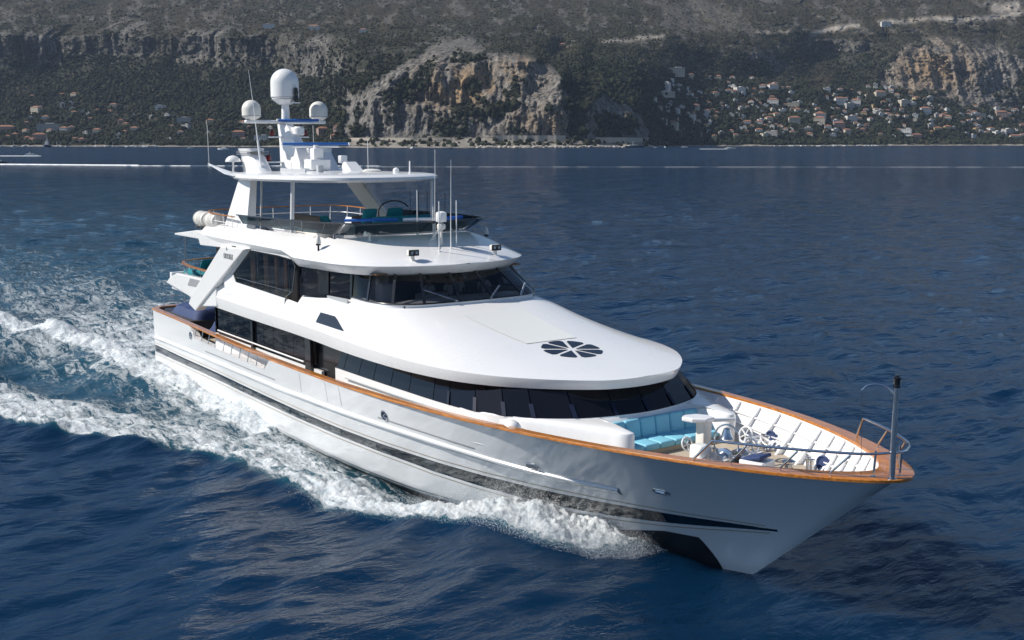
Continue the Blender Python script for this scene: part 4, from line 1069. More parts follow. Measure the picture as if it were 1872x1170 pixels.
# ================================================================== crew in the wheelhouse
def person(loc, rz, pose, label):
    """One continuous skinned body; shirt, trousers and hair are children."""
    e = empty('person', loc, label, 'person', 'crew in the wheelhouse', rz)
    def skin(name, V, E, Rr, m, sub=1):
        me = bpy.data.meshes.new(name); me.from_pydata(V, E, [])
        o = bpy.data.objects.new(name, me); col.objects.link(o); o.parent = e
        me.materials.append(m)
        k = o.modifiers.new('skin', 'SKIN'); k.use_smooth_shade = True
        for i, r in enumerate(Rr): me.skin_vertices[0].data[i].radius = (r if isinstance(r, tuple) else (r, r))
        me.skin_vertices[0].data[0].use_root = True
        s_ = o.modifiers.new('sub', 'SUBSURF'); s_.levels = sub; s_.render_levels = sub
        return o
    ly, ry_ = pose     # forward reach of left and right hand
    V = [(0, 0, .98), (0, 0, 1.15), (0, 0, 1.36), (0, 0, 1.48), (.02, 0, 1.56), (.03, 0, 1.66), (.02, 0, 1.76)]
    E = [(0, 1), (1, 2), (2, 3), (3, 4), (4, 5), (5, 6)]
    Rr = [(.15, .11), (.14, .11), (.17, .12), (.11, .09), .055, (.085, .1), (.07, .08)]
    for s, reach in ((1, ly), (-1, ry_)):
        b = len(V)
        V += [(0, s * .19, 1.42), (.05 + reach * .2, s * .25, 1.16), (.12 + reach, s * .2, 1.08 + reach * .25), (.2 + reach, s * .19, 1.08 + reach * .27)]
        E += [(3, b), (b, b + 1), (b + 1, b + 2), (b + 2, b + 3)]; Rr += [.06, .045, .032, (.04, .025)]
        for f in range(4):
            V += [(.25 + reach, s * (.16 + .02 * f), 1.08 + reach * .28), (.29 + reach - .006 * abs(f - 1), s * (.158 + .021 * f), 1.06 + reach * .28)]
            q = len(V); E += [(b + 3, q - 2), (q - 2, q - 1)]; Rr += [.010, .008]
        V += [(.23 + reach, s * .145, 1.1 + reach * .27)]; E += [(b + 3, len(V) - 1)]; Rr += [.011]
    for s in (1, -1):
        b = len(V); V += [(0, s * .1, .9), (.02, s * .11, .5), (0, s * .11, .09), (.13, s * .12, .04)]
        E += [(0, b), (b, b + 1), (b + 1, b + 2), (b + 2, b + 3)]; Rr += [.09, .06, .045, .04]
    skin('body', V, E, Rr, SKIN)
    V = [(0, 0, .95), (0, 0, 1.15), (0, 0, 1.36), (0, 0, 1.49)]; E = [(0, 1), (1, 2), (2, 3)]; Rr = [(.17, .13), (.165, .13), (.19, .14), (.1, .1)]
    for s, reach in ((1, ly), (-1, ry_)):
        b = len(V); V += [(0, s * .2, 1.43), (.03 + reach * .12, s * .245, 1.25)]; E += [(3, b), (b, b + 1)]; Rr += [.085, .075]
    skin('shirt', V, E, Rr, SHIRT)
    V = [(0, 0, .98)]; E = []; Rr = [(.16, .12)]
    for s in (1, -1):
        b = len(V); V += [(0, s * .1, .88), (.02, s * .11, .5), (0, s * .11, .12)]; E += [(0, b), (b, b + 1), (b + 1, b + 2)]; Rr += [.105, .078, .07]
    skin('trousers', V, E, Rr, TROUS)
    MB().lathe([(.112, 0), (.118, .06), (.1, .12), (.06, .16), (.01, .175)], (-.008, 0, 1.70), 16).build('hair', HAIR, e)
    MB().lathe([(.018, 0), (.008, .045)], (.115, 0, 1.66), 8).build('nose', SKIN, e)
    for s in (-1, 1):
        MB().lathe([(.001, -.012), (.012, 0), (.001, .012)], (.108, s * .035, 1.705), 8).build('eye', HAIR, e)
        MB().rbox((.02, s * .1, 1.68), (.05, .02, .06), .008).build('ear', SKIN, e)
    MB().rbox((.112, 0, 1.615), (.01, .045, .01), .004).build('mouth', RED, e)
    return e
person((-16.6, -.55, 4.98), .15, (.12, .2), 'crew member in white shirt left of the wheelhouse windscreen pillar')
person((-16.5, .35, 4.98), -.1, (.2, .1), 'crew member in white shirt at the middle of the wheelhouse')
person((-16.8, .95, 4.98), .2, (.0, .12), 'crew member in white shirt behind the shoulder of the middle one')
person((-16.5, 1.95, 4.98), -.4, (.15, .05), 'crew member in white shirt nearest the port wheelhouse windows')

# ================================================================== sea
def bowfield(X, Y):
    """Wake of the yacht: foam density and extra water height at boat coordinates."""
    a = np.abs(Y); D = np.zeros_like(X); Hh = np.zeros_like(X)
    hw = np.where((X < .2) & (X > -40), hully(np.clip(X, -40, .2), np.zeros_like(X)), 0)
    ox = np.array([-300, -193, -153, -97, -80, -60, -45, -36, -30, -27, -23.5, -20, -15.6, -12, -10, -7.5, -4.6, -3.2, -2.2])
    oa = np.array([84, 56, 45, 31, 27, 22, 18.6, 16, 13.9, 12.3, 10, 8.0, 8.0, 7.5, 6.4, 5.0, 3.9, 2.5, .4])
    wob = 1.1 * (fbm(X * .35, Y * .35, 3) - .5) * clip01((-X - 3) / 6) * (1 + clip01((-X - 24) / 20))
    out = np.interp(X, ox, oa) + wob
    e = out - a                                      # >0 inside the wake
    act = sstep(-2.7, -4.0, X)
    # bow wave band
    w1 = np.interp(X, [-300, -60, -27, -22, -15, -10, -6, -3, -2], [14, 9, 5.6, 4.4, 3.0, 2.4, 2.4, 1.5, .5])
    k1 = np.interp(X, [-300, -150, -80, -45, -28, -16, -11, -6, -4, -2], [.0, .18, .36, .56, .68, .70, .80, .95, .95, .5])
    b1 = sstep(-.25, .45, e) * (1 - sstep(w1 * .75, w1 * 1.35, e)) * k1
    # streaky water between band and hull
    k2 = np.interp(X, [-300, -120, -60, -40, -24, -12, -6, -3], [.12, .22, .42, .52, .54, .46, .3, .1])
    b2 = sstep(.3, 1.6, e) * k2
    # white water along the after part of the hull
    dh = a - hw
    k3 = np.interp(X, [-41, -36, -30, -25, -23.5, -22, -18], [.95, .95, .9, .95, .9, .45, .0])
    b3 = (1 - sstep(.3, 2.3, dh)) * k3 * (X > -42)
    # quarter wave, running out behind the stern
    qx = np.array([-90, -60, -54, -50, -46, -37, -30]); qa = np.array([15, 7.6, 6.9, 5.8, 4.9, 5.3, 4.8])
    qd = a - np.interp(X, qx, qa)
    k4 = np.interp(X, [-120, -75, -58, -44, -36, -28], [.0, .55, .9, 1.0, .8, .0])
    b4 = np.exp(-(qd / 1.5)**2) * k4
    # propeller wash
    ww = 5.5 + .05 * np.maximum(-X - 40, 0)
    k5 = np.interp(X, [-420, -220, -140, -90, -60, -45, -39], [.04, .16, .25, .37, .50, .66, .62])
    b5 = (1 - sstep(ww * .6, ww * 1.5, a)) * k5 * (X < -38)
    # dark trough between band and quarter wave
    tr = np.exp(-((X + 40) / 14)**2) * np.exp(-((a - np.interp(X, [-60, -40, -28], [12.5, 9.6, 7.2])) / 1.9)**2)
    b6 = .9 * np.exp(-((X + 6.0) / 2.3)**4) * sstep(-.2, .5, e)
    D = np.maximum.reduce([b1, b2, b3, b4, b5, b6]) * act
    D = D * (1 - .42 * tr)
    # heights
    hk = np.interp(X, [-150, -70, -40, -28, -20, -12, -7, -4, -2.4], [0, .2, .34, .42, .42, .38, .45, .4, .1])
    Hh += hk * np.exp(-((e - .9) / np.interp(X, [-60, -20, -6], [3.2, 1.7, 1.0]))**2) * act
    Hh -= .30 * np.exp(-((X + 14) / 7)**2) * np.exp(-(np.maximum(dh, 0) / 1.6)**2)
    Hh += .12 * np.exp(-((X + 2.2) / 1.8)**2) * np.exp(-((a - 1.0) / 1.4)**2)
    Hh += .55 * k4 * np.exp(-(qd / 1.7)**2)
    Hh -= .45 * tr
    Hh += .35 * np.exp(-((X + 27) / 4)**2) * np.exp(-(np.maximum(dh, 0) / .9)**2)
    Hh += .32 * np.exp(-((X + 5.2) / 2.0)**2) * np.exp(-(np.maximum(dh, 0) / 1.3)**2)
    return clip01(D), Hh, e

th_f = np.linspace(-R_(52), R_(52), 1300)
th = np.concatenate([th_f, np.linspace(R_(52), 2 * math.pi - R_(52), 60)[1:-1]])
rad = [12.0]
while rad[-1] < 9000: rad.append(rad[-1] + max(.06, rad[-1]**2 * 4.6e-5))
rad = np.array(rad)
RR, TT = np.meshgrid(rad, th, indexing='ij')
dirx = np.sin(TT)[..., None] * RV + np.cos(TT)[..., None] * FV
WX = CAM[0] + RR * dirx[..., 0]; WY_ = CAM[1] + RR * dirx[..., 1]
spc = np.maximum(np.maximum(.06, RR**2 * 4.6e-5) * .8, RR * .0014)
WZ = np.zeros_like(WX); DXo = np.zeros_like(WX); DYo = np.zeros_like(WX)
wr = np.random.default_rng(11)
wind = math.atan2(RV[1] * .75 - FV[1] * .6, RV[0] * .75 - FV[0] * .6)
amp_mod = .65 + .7 * fbm(WX / 45, WY_ / 45, 2)
for i in range(46):
    L = 1.1 * (22 / 1.1)**(i / 45.0)
    L *= wr.uniform(.9, 1.1)
    ang = wind + wr.normal(0, .55)
    k = 2 * math.pi / L
    big_ = 1 - .5 * float(sstep(5, 13, np.array(L)))
    A = big_ * .0056 * L**.92 * wr.uniform(.6, 1.3)
    ph = wr.uniform(0, 6.28)
    fade = 1 - sstep(L * .22, L * .45, spc)
    q = k * (math.cos(ang) * WX + math.sin(ang) * WY_) + ph
    if i % 3 == 0: q = q + 1.2 * (fbm(WX / (L * 3), WY_ / (L * 3), 2) - .5)
    s_ = np.sin(q)
    WZ += 1.2 * A * fade * (s_ - .28 * np.cos(2 * q)) * amp_mod
D, Hh, E_ = bowfield(WX, WY_)
near = RR < 420
Dn = np.where(near, D, D)
rough_n = np.zeros_like(WX)
m_ = (D > .04) & (RR < 200)
x_, y_ = WX[m_], WY_[m_]
rough_n[m_] = D[m_]**1.2 * (.8 * (fbm(x_ * .45, y_ * .7, 3) - .5) + .30 * (ridged(x_ * 1.3, y_ * 2.2, 4) - .55) + .16 * (fbm(x_ * 5, y_ * 7, 3) - .5))
spk = np.interp(WX, [-13, -9, -6, -4, -2.6, -1.8], [.0, .55, 1.0, 1.0, .6, 0])
rough_n += spk * D * np.where(m_, .34 * fbm(WX * 1.1 + 5, WY_ * 1.5, 3) + .22 * (ridged(WX * 4.4, WY_ * 5.2, 4) - .4) + .12 * (fbm(WX * 14, WY_ * 14, 2) - .5), 0)
WZ += Hh + rough_n
nr, nth = WX.shape
P = np.stack([WX, WY_, WZ], -1).reshape(-1, 3)
ii = np.arange(nr - 1)[:, None] * nth; jj = np.arange(nth)[None, :]; j2 = (jj + 1) % nth
F = np.stack([ii + jj, ii + nth + jj, ii + nth + j2, ii + j2], -1).reshape(-1, 4)
def big_mesh(name, P, F, m, attrs=None, smooth=True):
    me = bpy.data.meshes.new(name)
    k = F.shape[1]
    me.vertices.add(len(P)); me.vertices.foreach_set('co', np.ascontiguousarray(P, np.float32).ravel())
    me.loops.add(F.size); me.loops.foreach_set('vertex_index', np.ascontiguousarray(F, np.int32).ravel())
    me.polygons.add(len(F)); me.polygons.foreach_set('loop_start', np.arange(0, F.size, k, dtype=np.int32))
    me.update(calc_edges=True)
    me.polygons.foreach_set('use_smooth', np.full(len(F), smooth))
    for an, av in (attrs or {}).items():
        if av.ndim == 1:
            at = me.attributes.new(an, 'FLOAT', 'POINT'); at.data.foreach_set('value', av.astype(np.float32))
        else:
            at = me.attributes.new(an, 'FLOAT_COLOR', 'POINT'); at.data.foreach_set('color', av.astype(np.float32).ravel())
    for q in (m if isinstance(m, (list, tuple)) else [m]): me.materials.append(q)
    o = bpy.data.objects.new(name, me); col.objects.link(o)
    return o

def water_mat():
    m = bpy.data.materials.new('sea_water'); m.use_nodes = True
    n, l = m.node_tree.nodes, m.node_tree.links
    p = n['Principled BSDF']
    def nd(t, **kw):
        q = n.new(t)
        for a, b in kw.items(): setattr(q, a, b)
        return q
    def math_(op, a, b=None, c=None, clamp=False):
        q = nd('ShaderNodeMath', operation=op, use_clamp=clamp)
        for i, v in enumerate((a, b, c)):
            if v is None: continue
            if isinstance(v, (int, float)): q.inputs[i].default_value = v
            else: l.new(v, q.inputs[i])
        return q.outputs[0]
    def noise(vec, scale, detail=5, rough=.55, dist=0.0):
        q = nd('ShaderNodeTexNoise'); q.inputs['Scale'].default_value = scale; q.inputs['Detail'].default_value = detail; q.inputs['Roughness'].default_value = rough; q.inputs['Distortion'].default_value = dist
        l.new(vec, q.inputs['Vector']); return q.outputs['Fac']
    geo = nd('ShaderNodeNewGeometry')
    mp = nd('ShaderNodeMapping'); l.new(geo.outputs['Position'], mp.inputs[0])
    mp.inputs['Scale'].default_value = (.5, 1, 1)
    mp2 = nd('ShaderNodeMapping'); l.new(geo.outputs['Position'], mp2.inputs[0])
    mp2.inputs['Rotation'].default_value = (0, 0, -wind); mp2.inputs['Scale'].default_value = (1, .45, 1)
    fo = nd('ShaderNodeAttribute', attribute_name='foam').outputs['Fac']
    dist = nd('ShaderNodeAttribute', attribute_name='dist').outputs['Fac']
    n1 = noise(mp.outputs[0], .55, 8, .62, 1.2)
    n2 = noise(mp.outputs[0], 2.1, 7, .65, .9)
    mpx = nd('ShaderNodeMapping'); l.new(geo.outputs['Position'], mpx.inputs[0]); mpx.inputs['Rotation'].default_value = (0, 0, .32); mpx.inputs['Scale'].default_value = (.28, 1.5, 1)
    n5 = noise(mpx.outputs[0], 1.1, 7, .6, 1.4)
    # lacy cells: bright along the zero-crossings of a noise
    lace = math_('SUBTRACT', 1.0, math_('MULTIPLY', math_('ABSOLUTE', math_('SUBTRACT', n2, .5)), 5.0), clamp=True)
    lace2 = math_('SUBTRACT', 1.0, math_('MULTIPLY', math_('ABSOLUTE', math_('SUBTRACT', n5, .5)), 5.5), clamp=True)
    f = math_('ADD', math_('MULTIPLY', n1, .38), math_('MULTIPLY', n5, .44))
    f = math_('ADD', f, math_('MULTIPLY', lace, .14))
    f = math_('ADD', f, math_('MULTIPLY', lace2, .12))
    # foam where noise exceeds a threshold that falls with density
    thr = math_('SUBTRACT', .86, math_('MULTIPLY', fo, .56))
    mr = nd('ShaderNodeMapRange', interpolation_type='SMOOTHSTEP')
    l.new(math_('SUBTRACT', f, thr), mr.inputs['Value']); mr.inputs['From Min'].default_value = -.05; mr.inputs['From Max'].default_value = .13
    gate = nd('ShaderNodeMapRange'); l.new(fo, gate.inputs['Value']); gate.inputs['From Min'].default_value = .02; gate.inputs['From Max'].default_value = .15
    mask = math_('MULTIPLY', mr.outputs[0], gate.outputs[0], clamp=True)
    # aerated (paler, greener) water under the wake
    wcol = nd('ShaderNodeMix', data_type='RGBA')
    wcol.inputs[6].default_value = (.0018, .0172, .047, 1); wcol.inputs[7].default_value = (.036, .145, .175, 1)
    aer = math_('MULTIPLY', fo, math_('ADD', .25, math_('MULTIPLY', n1, .9)), clamp=True)
    l.new(aer, wcol.inputs[0])
    big = noise(geo.outputs['Position'], .03, 3)
    tone = nd('ShaderNodeMix', data_type='RGBA', blend_type='MULTIPLY'); tone.inputs[0].default_value = 1
    l.new(wcol.outputs[2], tone.inputs[6])
    tr = nd('ShaderNodeMapRange'); l.new(big, tr.inputs['Value']); tr.inputs['To Min'].default_value = .7; tr.inputs['To Max'].default_value = 1.3
    cmb = nd('ShaderNodeCombineColor'); [l.new(tr.outputs[0], cmb.inputs[i]) for i in range(3)]
    l.new(cmb.outputs[0], tone.inputs[7])
    fc = nd('ShaderNodeMix', data_type='RGBA')
    fcol = nd('ShaderNodeMix', data_type='RGBA'); fcol.inputs[6].default_value = (.34, .41, .46, 1); fcol.inputs[7].default_value = (.82, .84, .85, 1)
    n7 = noise(geo.outputs['Position'], 7.5, 7, .7, .6)
    fvar = nd('ShaderNodeMapRange'); l.new(math_('ADD', math_('MULTIPLY', n2, .45), math_('MULTIPLY', n7, .55)), fvar.inputs['Value']); fvar.inputs['From Min'].default_value = .38; fvar.inputs['From Max'].default_value = .60
    l.new(fvar.outputs[0], fcol.inputs[0])
    l.new(mask, fc.inputs[0]); l.new(tone.outputs[2], fc.inputs[6]); l.new(fcol.outputs[2], fc.inputs[7])
    l.new(fc.outputs[2], p.inputs['Base Color'])
    rg = nd('ShaderNodeMapRange'); l.new(mask, rg.inputs['Value']); rg.inputs['To Min'].default_value = .06; rg.inputs['To Max'].default_value = .8
    far = nd('ShaderNodeMapRange'); l.new(dist, far.inputs['Value']); far.inputs['From Min'].default_value = 60; far.inputs['From Max'].default_value = 900; far.inputs['To Max'].default_value = .12
    l.new(math_('ADD', rg.outputs[0], far.outputs[0], clamp=True), p.inputs['Roughness'])
    p.subsurface_method = 'BURLEY'; p.inputs['Subsurface Radius'].default_value = (1, 1, 1); p.inputs['Subsurface Scale'].default_value = 4.0
    l.new(math_('MULTIPLY', math_('SUBTRACT', 1.0, mask, clamp=True), 1.0), p.inputs['Subsurface Weight'])
    p.inputs['IOR'].default_value = 1.33
    sp = nd('ShaderNodeMapRange'); l.new(mask, sp.inputs['Value']); p.inputs['Specular Tint'].default_value = (.36, .66, .97, 1); sp.inputs['To Min'].default_value = .5; sp.inputs['To Max'].default_value = .1
    l.new(sp.outputs[0], p.inputs['Specular IOR Level'])
    # ripples
    r1 = noise(mp2.outputs[0], 1.4, 5, .6, .4); r2 = noise(mp2.outputs[0], 6.0, 4, .6, .3)
    r3 = noise(mp2.outputs[0], .22, 4, .6, .3)
    hgt = math_('ADD', math_('MULTIPLY', r1, .30), math_('MULTIPLY', r2, .075))
    hgt = math_('ADD', hgt, math_('MULTIPLY', r3, .9))
    r4 = noise(mp2.outputs[0], .55, 4, .6, .5)
    grow = nd('ShaderNodeMapRange'); l.new(dist, grow.inputs['Value']); grow.inputs['From Min'].default_value = 30; grow.inputs['From Max'].default_value = 500; grow.inputs['To Min'].default_value = .2; grow.inputs['To Max'].default_value = 5.5
    hgt = math_('ADD', hgt, math_('MULTIPLY', math_('ADD', math_('MULTIPLY', r4, 1.3), math_('MULTIPLY', r3, .5)), grow.outputs[0]))
    hgt = math_('ADD', hgt, math_('MULTIPLY', mask, math_('ADD', math_('MULTIPLY', n2, .35), math_('MULTIPLY', n7, .22))))
    b = nd('ShaderNodeBump'); b.inputs['Strength'].default_value = .95; b.inputs['Distance'].default_value = .34
    l.new(hgt, b.inputs['Height']); l.new(b.outputs[0], p.inputs['Normal'])
    return m
WATER = water_mat()
sea = big_mesh('sea', P, F, WATER, {'foam': D.reshape(-1), 'dist': RR.reshape(-1)})
tag(sea, kind='structure')
seab = MB().add([(CAM[0] + 12.3 * (math.sin(t) * RV[0] + math.cos(t) * FV[0]), CAM[1] + 12.3 * (math.sin(t) * RV[1] + math.cos(t) * FV[1]), -.3) for t in np.linspace(0, 2 * math.pi, 41)[:-1]], [tuple(range(40))]).build('sea_near', WATER)
tag(seab, kind='structure')
def water_h(x, y):
    r = math.hypot(x - CAM[0], y - CAM[1]); t = math.atan2((x - CAM[0]) * RV[0] + (y - CAM[1]) * RV[1], (x - CAM[0]) * FV[0] + (y - CAM[1]) * FV[1])
    return float(WZ[min(np.searchsorted(rad, r), nr - 1), min(max(np.searchsorted(th_f, t), 0), len(th_f) - 1)])

# spray: thousands of drops thrown up by the bow wave and the quarter
FOAM = mat('spray_water', (.82, .85, .88), .5)
dr = np.random.default_rng(5)
tet = np.array([[1, 1, 1], [1, -1, -1], [-1, 1, -1], [-1, -1, 1]]) * .6
tf = np.array([[0, 1, 2], [0, 3, 1], [0, 2, 3], [1, 3, 2]])
drops = []
ox = [-15, -12, -10, -7.5, -4.6, -3.2, -2.4, -1.2]; oa = [8.0, 7.5, 6.4, 5.0, 3.9, 2.7, 1.4, .7]
for i in range(60000):
    x = -2.7 - abs(dr.normal(0, 1)) * 3.9
    if x < -14: continue
    a = np.interp(x, ox, oa) - dr.gamma(1.6, .45) + .26
    s = -1 if i % 4 else 1
    hmax = np.interp(x, [-14, -9, -6, -4, -2.4, -1.2], [.3, .55, .75, .8, .6, .25])
    z = water_h(x, s * a) + hmax * dr.random()**1.7
    drops.append((x, s * a, z, dr.uniform(.003, .0085)))
for i in range(6000):    # along the after hull
    x = dr.uniform(-38, -23); a = float(hully(np.array(x), np.array(0.0))) + dr.gamma(1.4, .35)
    drops.append((x, -a, water_h(x, -a) + .45 * dr.random()**2, dr.uniform(.004, .010)))
for i in range(0):     # forward of the wave, skimming the surface by the stem
    x = dr.uniform(-3, .3); a = dr.uniform(.4, 3.2)
    drops.append((x, -a, water_h(x, -a) + .12 * dr.random(), dr.uniform(.006, .016)))
for i in range(1200):    # quarter-wave crest
    x = dr.uniform(-58, -38); a = np.interp(x, [-60, -54, -46, -37], [7.6, 6.9, 4.9, 5.3]) + dr.normal(0, .5)
    drops.append((x, -a, water_h(x, -a) + .35 * dr.random()**2, dr.uniform(.008, .02)))
dp = np.array(drops)
PV = (dp[:, None, :3] + tet[None] * dp[:, None, 3:4] * dr.uniform(.7, 1.5, (len(dp), 4, 1))).reshape(-1, 3)
PF = (tf[None] + 4 * np.arange(len(dp))[:, None, None]).reshape(-1, 3)
tag(big_mesh('spray', PV, PF, FOAM), kind='stuff')

# ================================================================== coast: mountain side, woods, houses, boats
PX0, PX1 = -420, 2300
NCOL, NROW = 1250, 420
colx = np.linspace(PX0, PX1, NCOL)
CTRL = {
 -420: [(267.5, 2250), (258, 2320), (200, 2700), (160, 2850), (130, 2950), (70, 3020), (40, 3300), (0, 3700), (-70, 4300)],
 60: [(267.5, 2250), (258, 2320), (205, 2700), (165, 2850), (130, 2950), (70, 3010), (45, 3300), (0, 3750), (-70, 4350)],
 200: [(267.5, 2250), (258, 2330), (190, 2720), (130, 2900), (98, 2960), (52, 3000), (40, 3250), (0, 3750), (-70, 4350)],
 330: [(268.2, 2180), (258, 2300), (190, 2650), (118, 2850), (62, 2910), (45, 3150), (0, 3700), (-70, 4300)],
 470: [(268.8, 2080), (257, 2230), (185, 2550), (128, 2720), (66, 2780), (52, 3000), (0, 3650), (-70, 4300)],
 590: [(269.4, 1990), (258, 2110), (190, 2380), (140, 2520), (78, 2580), (64, 2800), (0, 3600), (-70, 4300)],
 632: [(269.6, 1950), (262, 1990), (255, 2040), (160, 2200), (140, 2260), (75, 2300), (62, 2600), (0, 3550), (-70, 4300)],
 690: [(269.8, 1900), (264, 1940), (254, 1980), (249, 1995), (180, 2030), (120, 2150), (95, 2300), (50, 2850), (0, 3550), (-70, 4300)],
 760: [(270, 1870), (264, 1900), (254, 1945), (249, 1960), (195, 1985), (185, 2010), (135, 2045), (100, 2150), (85, 2350), (40, 2900), (0, 3550), (-70, 4300)],
 830: [(270, 1850), (264, 1885), (254, 1930), (249, 1945), (205, 1965), (195, 2000), (135, 2030), (110, 2080), (70, 2120), (62, 2400), (30, 3000), (0, 3550), (-70, 4300)],
 900: [(270, 1850), (263, 1885), (252, 1920), (248, 1930), (185, 1955), (165, 2010), (120, 2040), (92, 2080), (80, 2400), (40, 3000), (0, 3600), (-70, 4300)],
 970: [(270, 1850), (263, 1885), (252, 1915), (190, 1945), (165, 1990), (118, 2020), (105, 2200), (75, 2750), (0, 3700), (-70, 4300)],
 1026: [(270, 1855), (262, 1890), (252, 1910), (185, 1940), (140, 2010), (125, 2200), (95, 2700), (0, 3800), (-70, 4400)],
 1052: [(269.5, 1870), (262, 1905), (252, 1925), (200, 1975), (150, 2110), (115, 2420), (75, 2850), (0, 3800), (-70, 4450)],
 1085: [(269, 1900), (262, 1915), (252, 1935), (195, 1975), (178, 2050), (140, 2330), (110, 2650), (60, 3150), (0, 3950), (-70, 4500)],
 1140: [(268.4, 1930), (262, 1950), (252, 1970), (222, 2005), (190, 2120), (140, 2420), (85, 2850), (72, 2870), (0, 3850), (-70, 4500)],
 1190: [(267.4, 2120), (258, 2230), (220, 2430), (170, 2680), (120, 2930), (84, 3080), (74, 3100), (0, 3950), (-70, 4600)],
 1250: [(265.6, 2600), (257, 2720), (200, 2980), (150, 3220), (110, 3400), (70, 3650), (0, 4300), (-70, 4900)],
 1400: [(264.8, 2780), (256, 2900), (190, 3280), (144, 3520), (105, 3570), (75, 3800), (64, 3830), (0, 4600), (-70, 5100)],
 1480: [(264.5, 2850), (256, 2980), (170, 3420), (110, 3800), (72, 4030), (60, 4045), (0, 4700), (-70, 5200)],
 1580: [(264, 2950), (255, 3060), (172, 3500), (150, 3650), (90, 3950), (58, 4080), (46, 4095), (0, 4700), (-70, 5200)],
 1640: [(263.6, 3000), (255, 3120), (160, 3620), (148, 3650), (90, 3740), (70, 3950), (50, 4080), (38, 4095), (0, 4700), (-70, 5200)],
 1720: [(263.2, 3050), (255, 3200), (178, 3620), (165, 3650), (80, 3760), (65, 3950), (44, 4060), (34, 4075), (0, 4650), (-70, 5200)],
 1800: [(262.8, 3100), (255, 3250), (195, 3600), (180, 3630), (110, 3740), (80, 3900), (45, 4000), (14, 4035), (0, 4400), (-70, 5000)],
 1872: [(262.5, 3120), (255, 3280), (198, 3600), (150, 3700), (110, 3850), (55, 4000), (0, 4300), (-70, 4900)],
 2300: [(262.5, 3150), (255, 3300), (200, 3650), (150, 3850), (60, 4150), (0, 4450), (-70, 5000)],
}
tt = np.linspace(0, 1, NROW)
yrow = 271 - 341 * tt**1.0
for k_ in list(CTRL):       # the coast right of the gully runs a little nearer; shoreline height follows from its distance
    c_ = CTRL[k_]
    if k_ > 1040:
        q_ = .62 if k_ >= 1190 else .78
        c_ = [(y_, 1850 + (f_ - 1850) * q_) for y_, f_ in c_]
    c_[0] = (HORY + CAM[2] * FPX / c_[0][1], c_[0][1])
    CTRL[k_] = c_
kx = sorted(CTRL)
tab = []
ysh = np.array([CTRL[k][0][0] for k in kx])
for k in kx:
    c = np.array(CTRL[k]); yy = c[::-1, 0]; ff = c[::-1, 1]
    tab.append(np.interp(yrow, yy, ff))
tab = np.array(tab)
CX, RY = np.meshgrid(colx, yrow, indexing='ij')
wx = CX + 26 * (fbm(CX / 55, RY / 40, 3) - .5) * clip01((262 - RY) / 30)
wy = RY + 12 * (fbm(CX / 30 + 40, RY / 25, 3) - .5) * clip01((255 - RY) / 30)
def samp(wx, wy):
    i = np.clip(np.searchsorted(kx, wx) - 1, 0, len(kx) - 2)
    ka = np.array(kx); t = (wx - ka[i]) / (ka[i + 1] - ka[i]); t = clip01(t); t = t * t * (3 - 2 * t)
    r = clip01((271 - wy) / 341) * (NROW - 1); r0 = np.clip(r.astype(int), 0, NROW - 2); fr = r - r0
    a = tab[i, r0] * (1 - fr) + tab[i, r0 + 1] * fr; b = tab[i + 1, r0] * (1 - fr) + tab[i + 1, r0 + 1] * fr
    return a * (1 - t) + b * t
Ff = samp(wx, wy)
Yr = RY
def xblur(a, k):
    c = np.cumsum(np.pad(a, ((k // 2 + 1, k // 2), (0, 0)), mode='edge'), 0); return (c[k:] - c[:-k]) / k
B61 = xblur(xblur(Ff, 61), 61); B181 = xblur(xblur(Ff, 201), 201)
q_ = .75 * sstep(1060, 1110, CX) * sstep(258, 235, RY); Ff = Ff + (B61 - Ff) * q_
q_ = .92 * sstep(112, 62, RY); Ff = Ff + (B181 - Ff) * q_
Ff = np.maximum.accumulate(Ff + np.arange(NROW)[None] * 1e-3, axis=1)
shore_y = np.interp(colx, kx, ysh)
elev = (HORY - Yr) / FPX
Zr = CAM[2] + Ff * elev
Rr_ = (CX - 936) / FPX * Ff
steep = np.gradient(Zr, axis=1) / np.maximum(np.gradient(Ff, axis=1), .05)
def blur1(a, k, ax):
    ker = np.ones(k) / k
    return np.apply_along_axis(lambda v: np.convolve(np.pad(v, k // 2, mode='edge'), ker, 'valid'), ax, a)
steep = blur1(blur1(np.clip(steep, 0, 6), 5, 1), 5, 0)
rk = sstep(.75, 1.7, steep + 1.0 * (fbm(Rr_ / 60, Zr / 45, 4) - .5))
rk *= .35 + .65 * sstep(.38, .60, fbm(Rr_ / 38 + 9, Zr / 60, 4) + .1)
rk = np.maximum(rk * .9, .8 * sstep(.56, .74, ridged(CX / 34 + 3, RY / 15, 4)) * sstep(.42, .58, fbm(CX / 11, RY / 7, 4)) * sstep(150, 70, RY))      # scattered outcrops higher up
def region(xs, top, bot, soft=7):
    t_ = np.interp(wx, xs, top); b_ = np.interp(wx, xs, bot)
    return sstep(-soft, soft, wy - t_) * sstep(-soft, soft, b_ - wy) * sstep(xs[0] - 6, xs[0] + 6, wx) * sstep(xs[-1] + 6, xs[-1] - 6, wx)
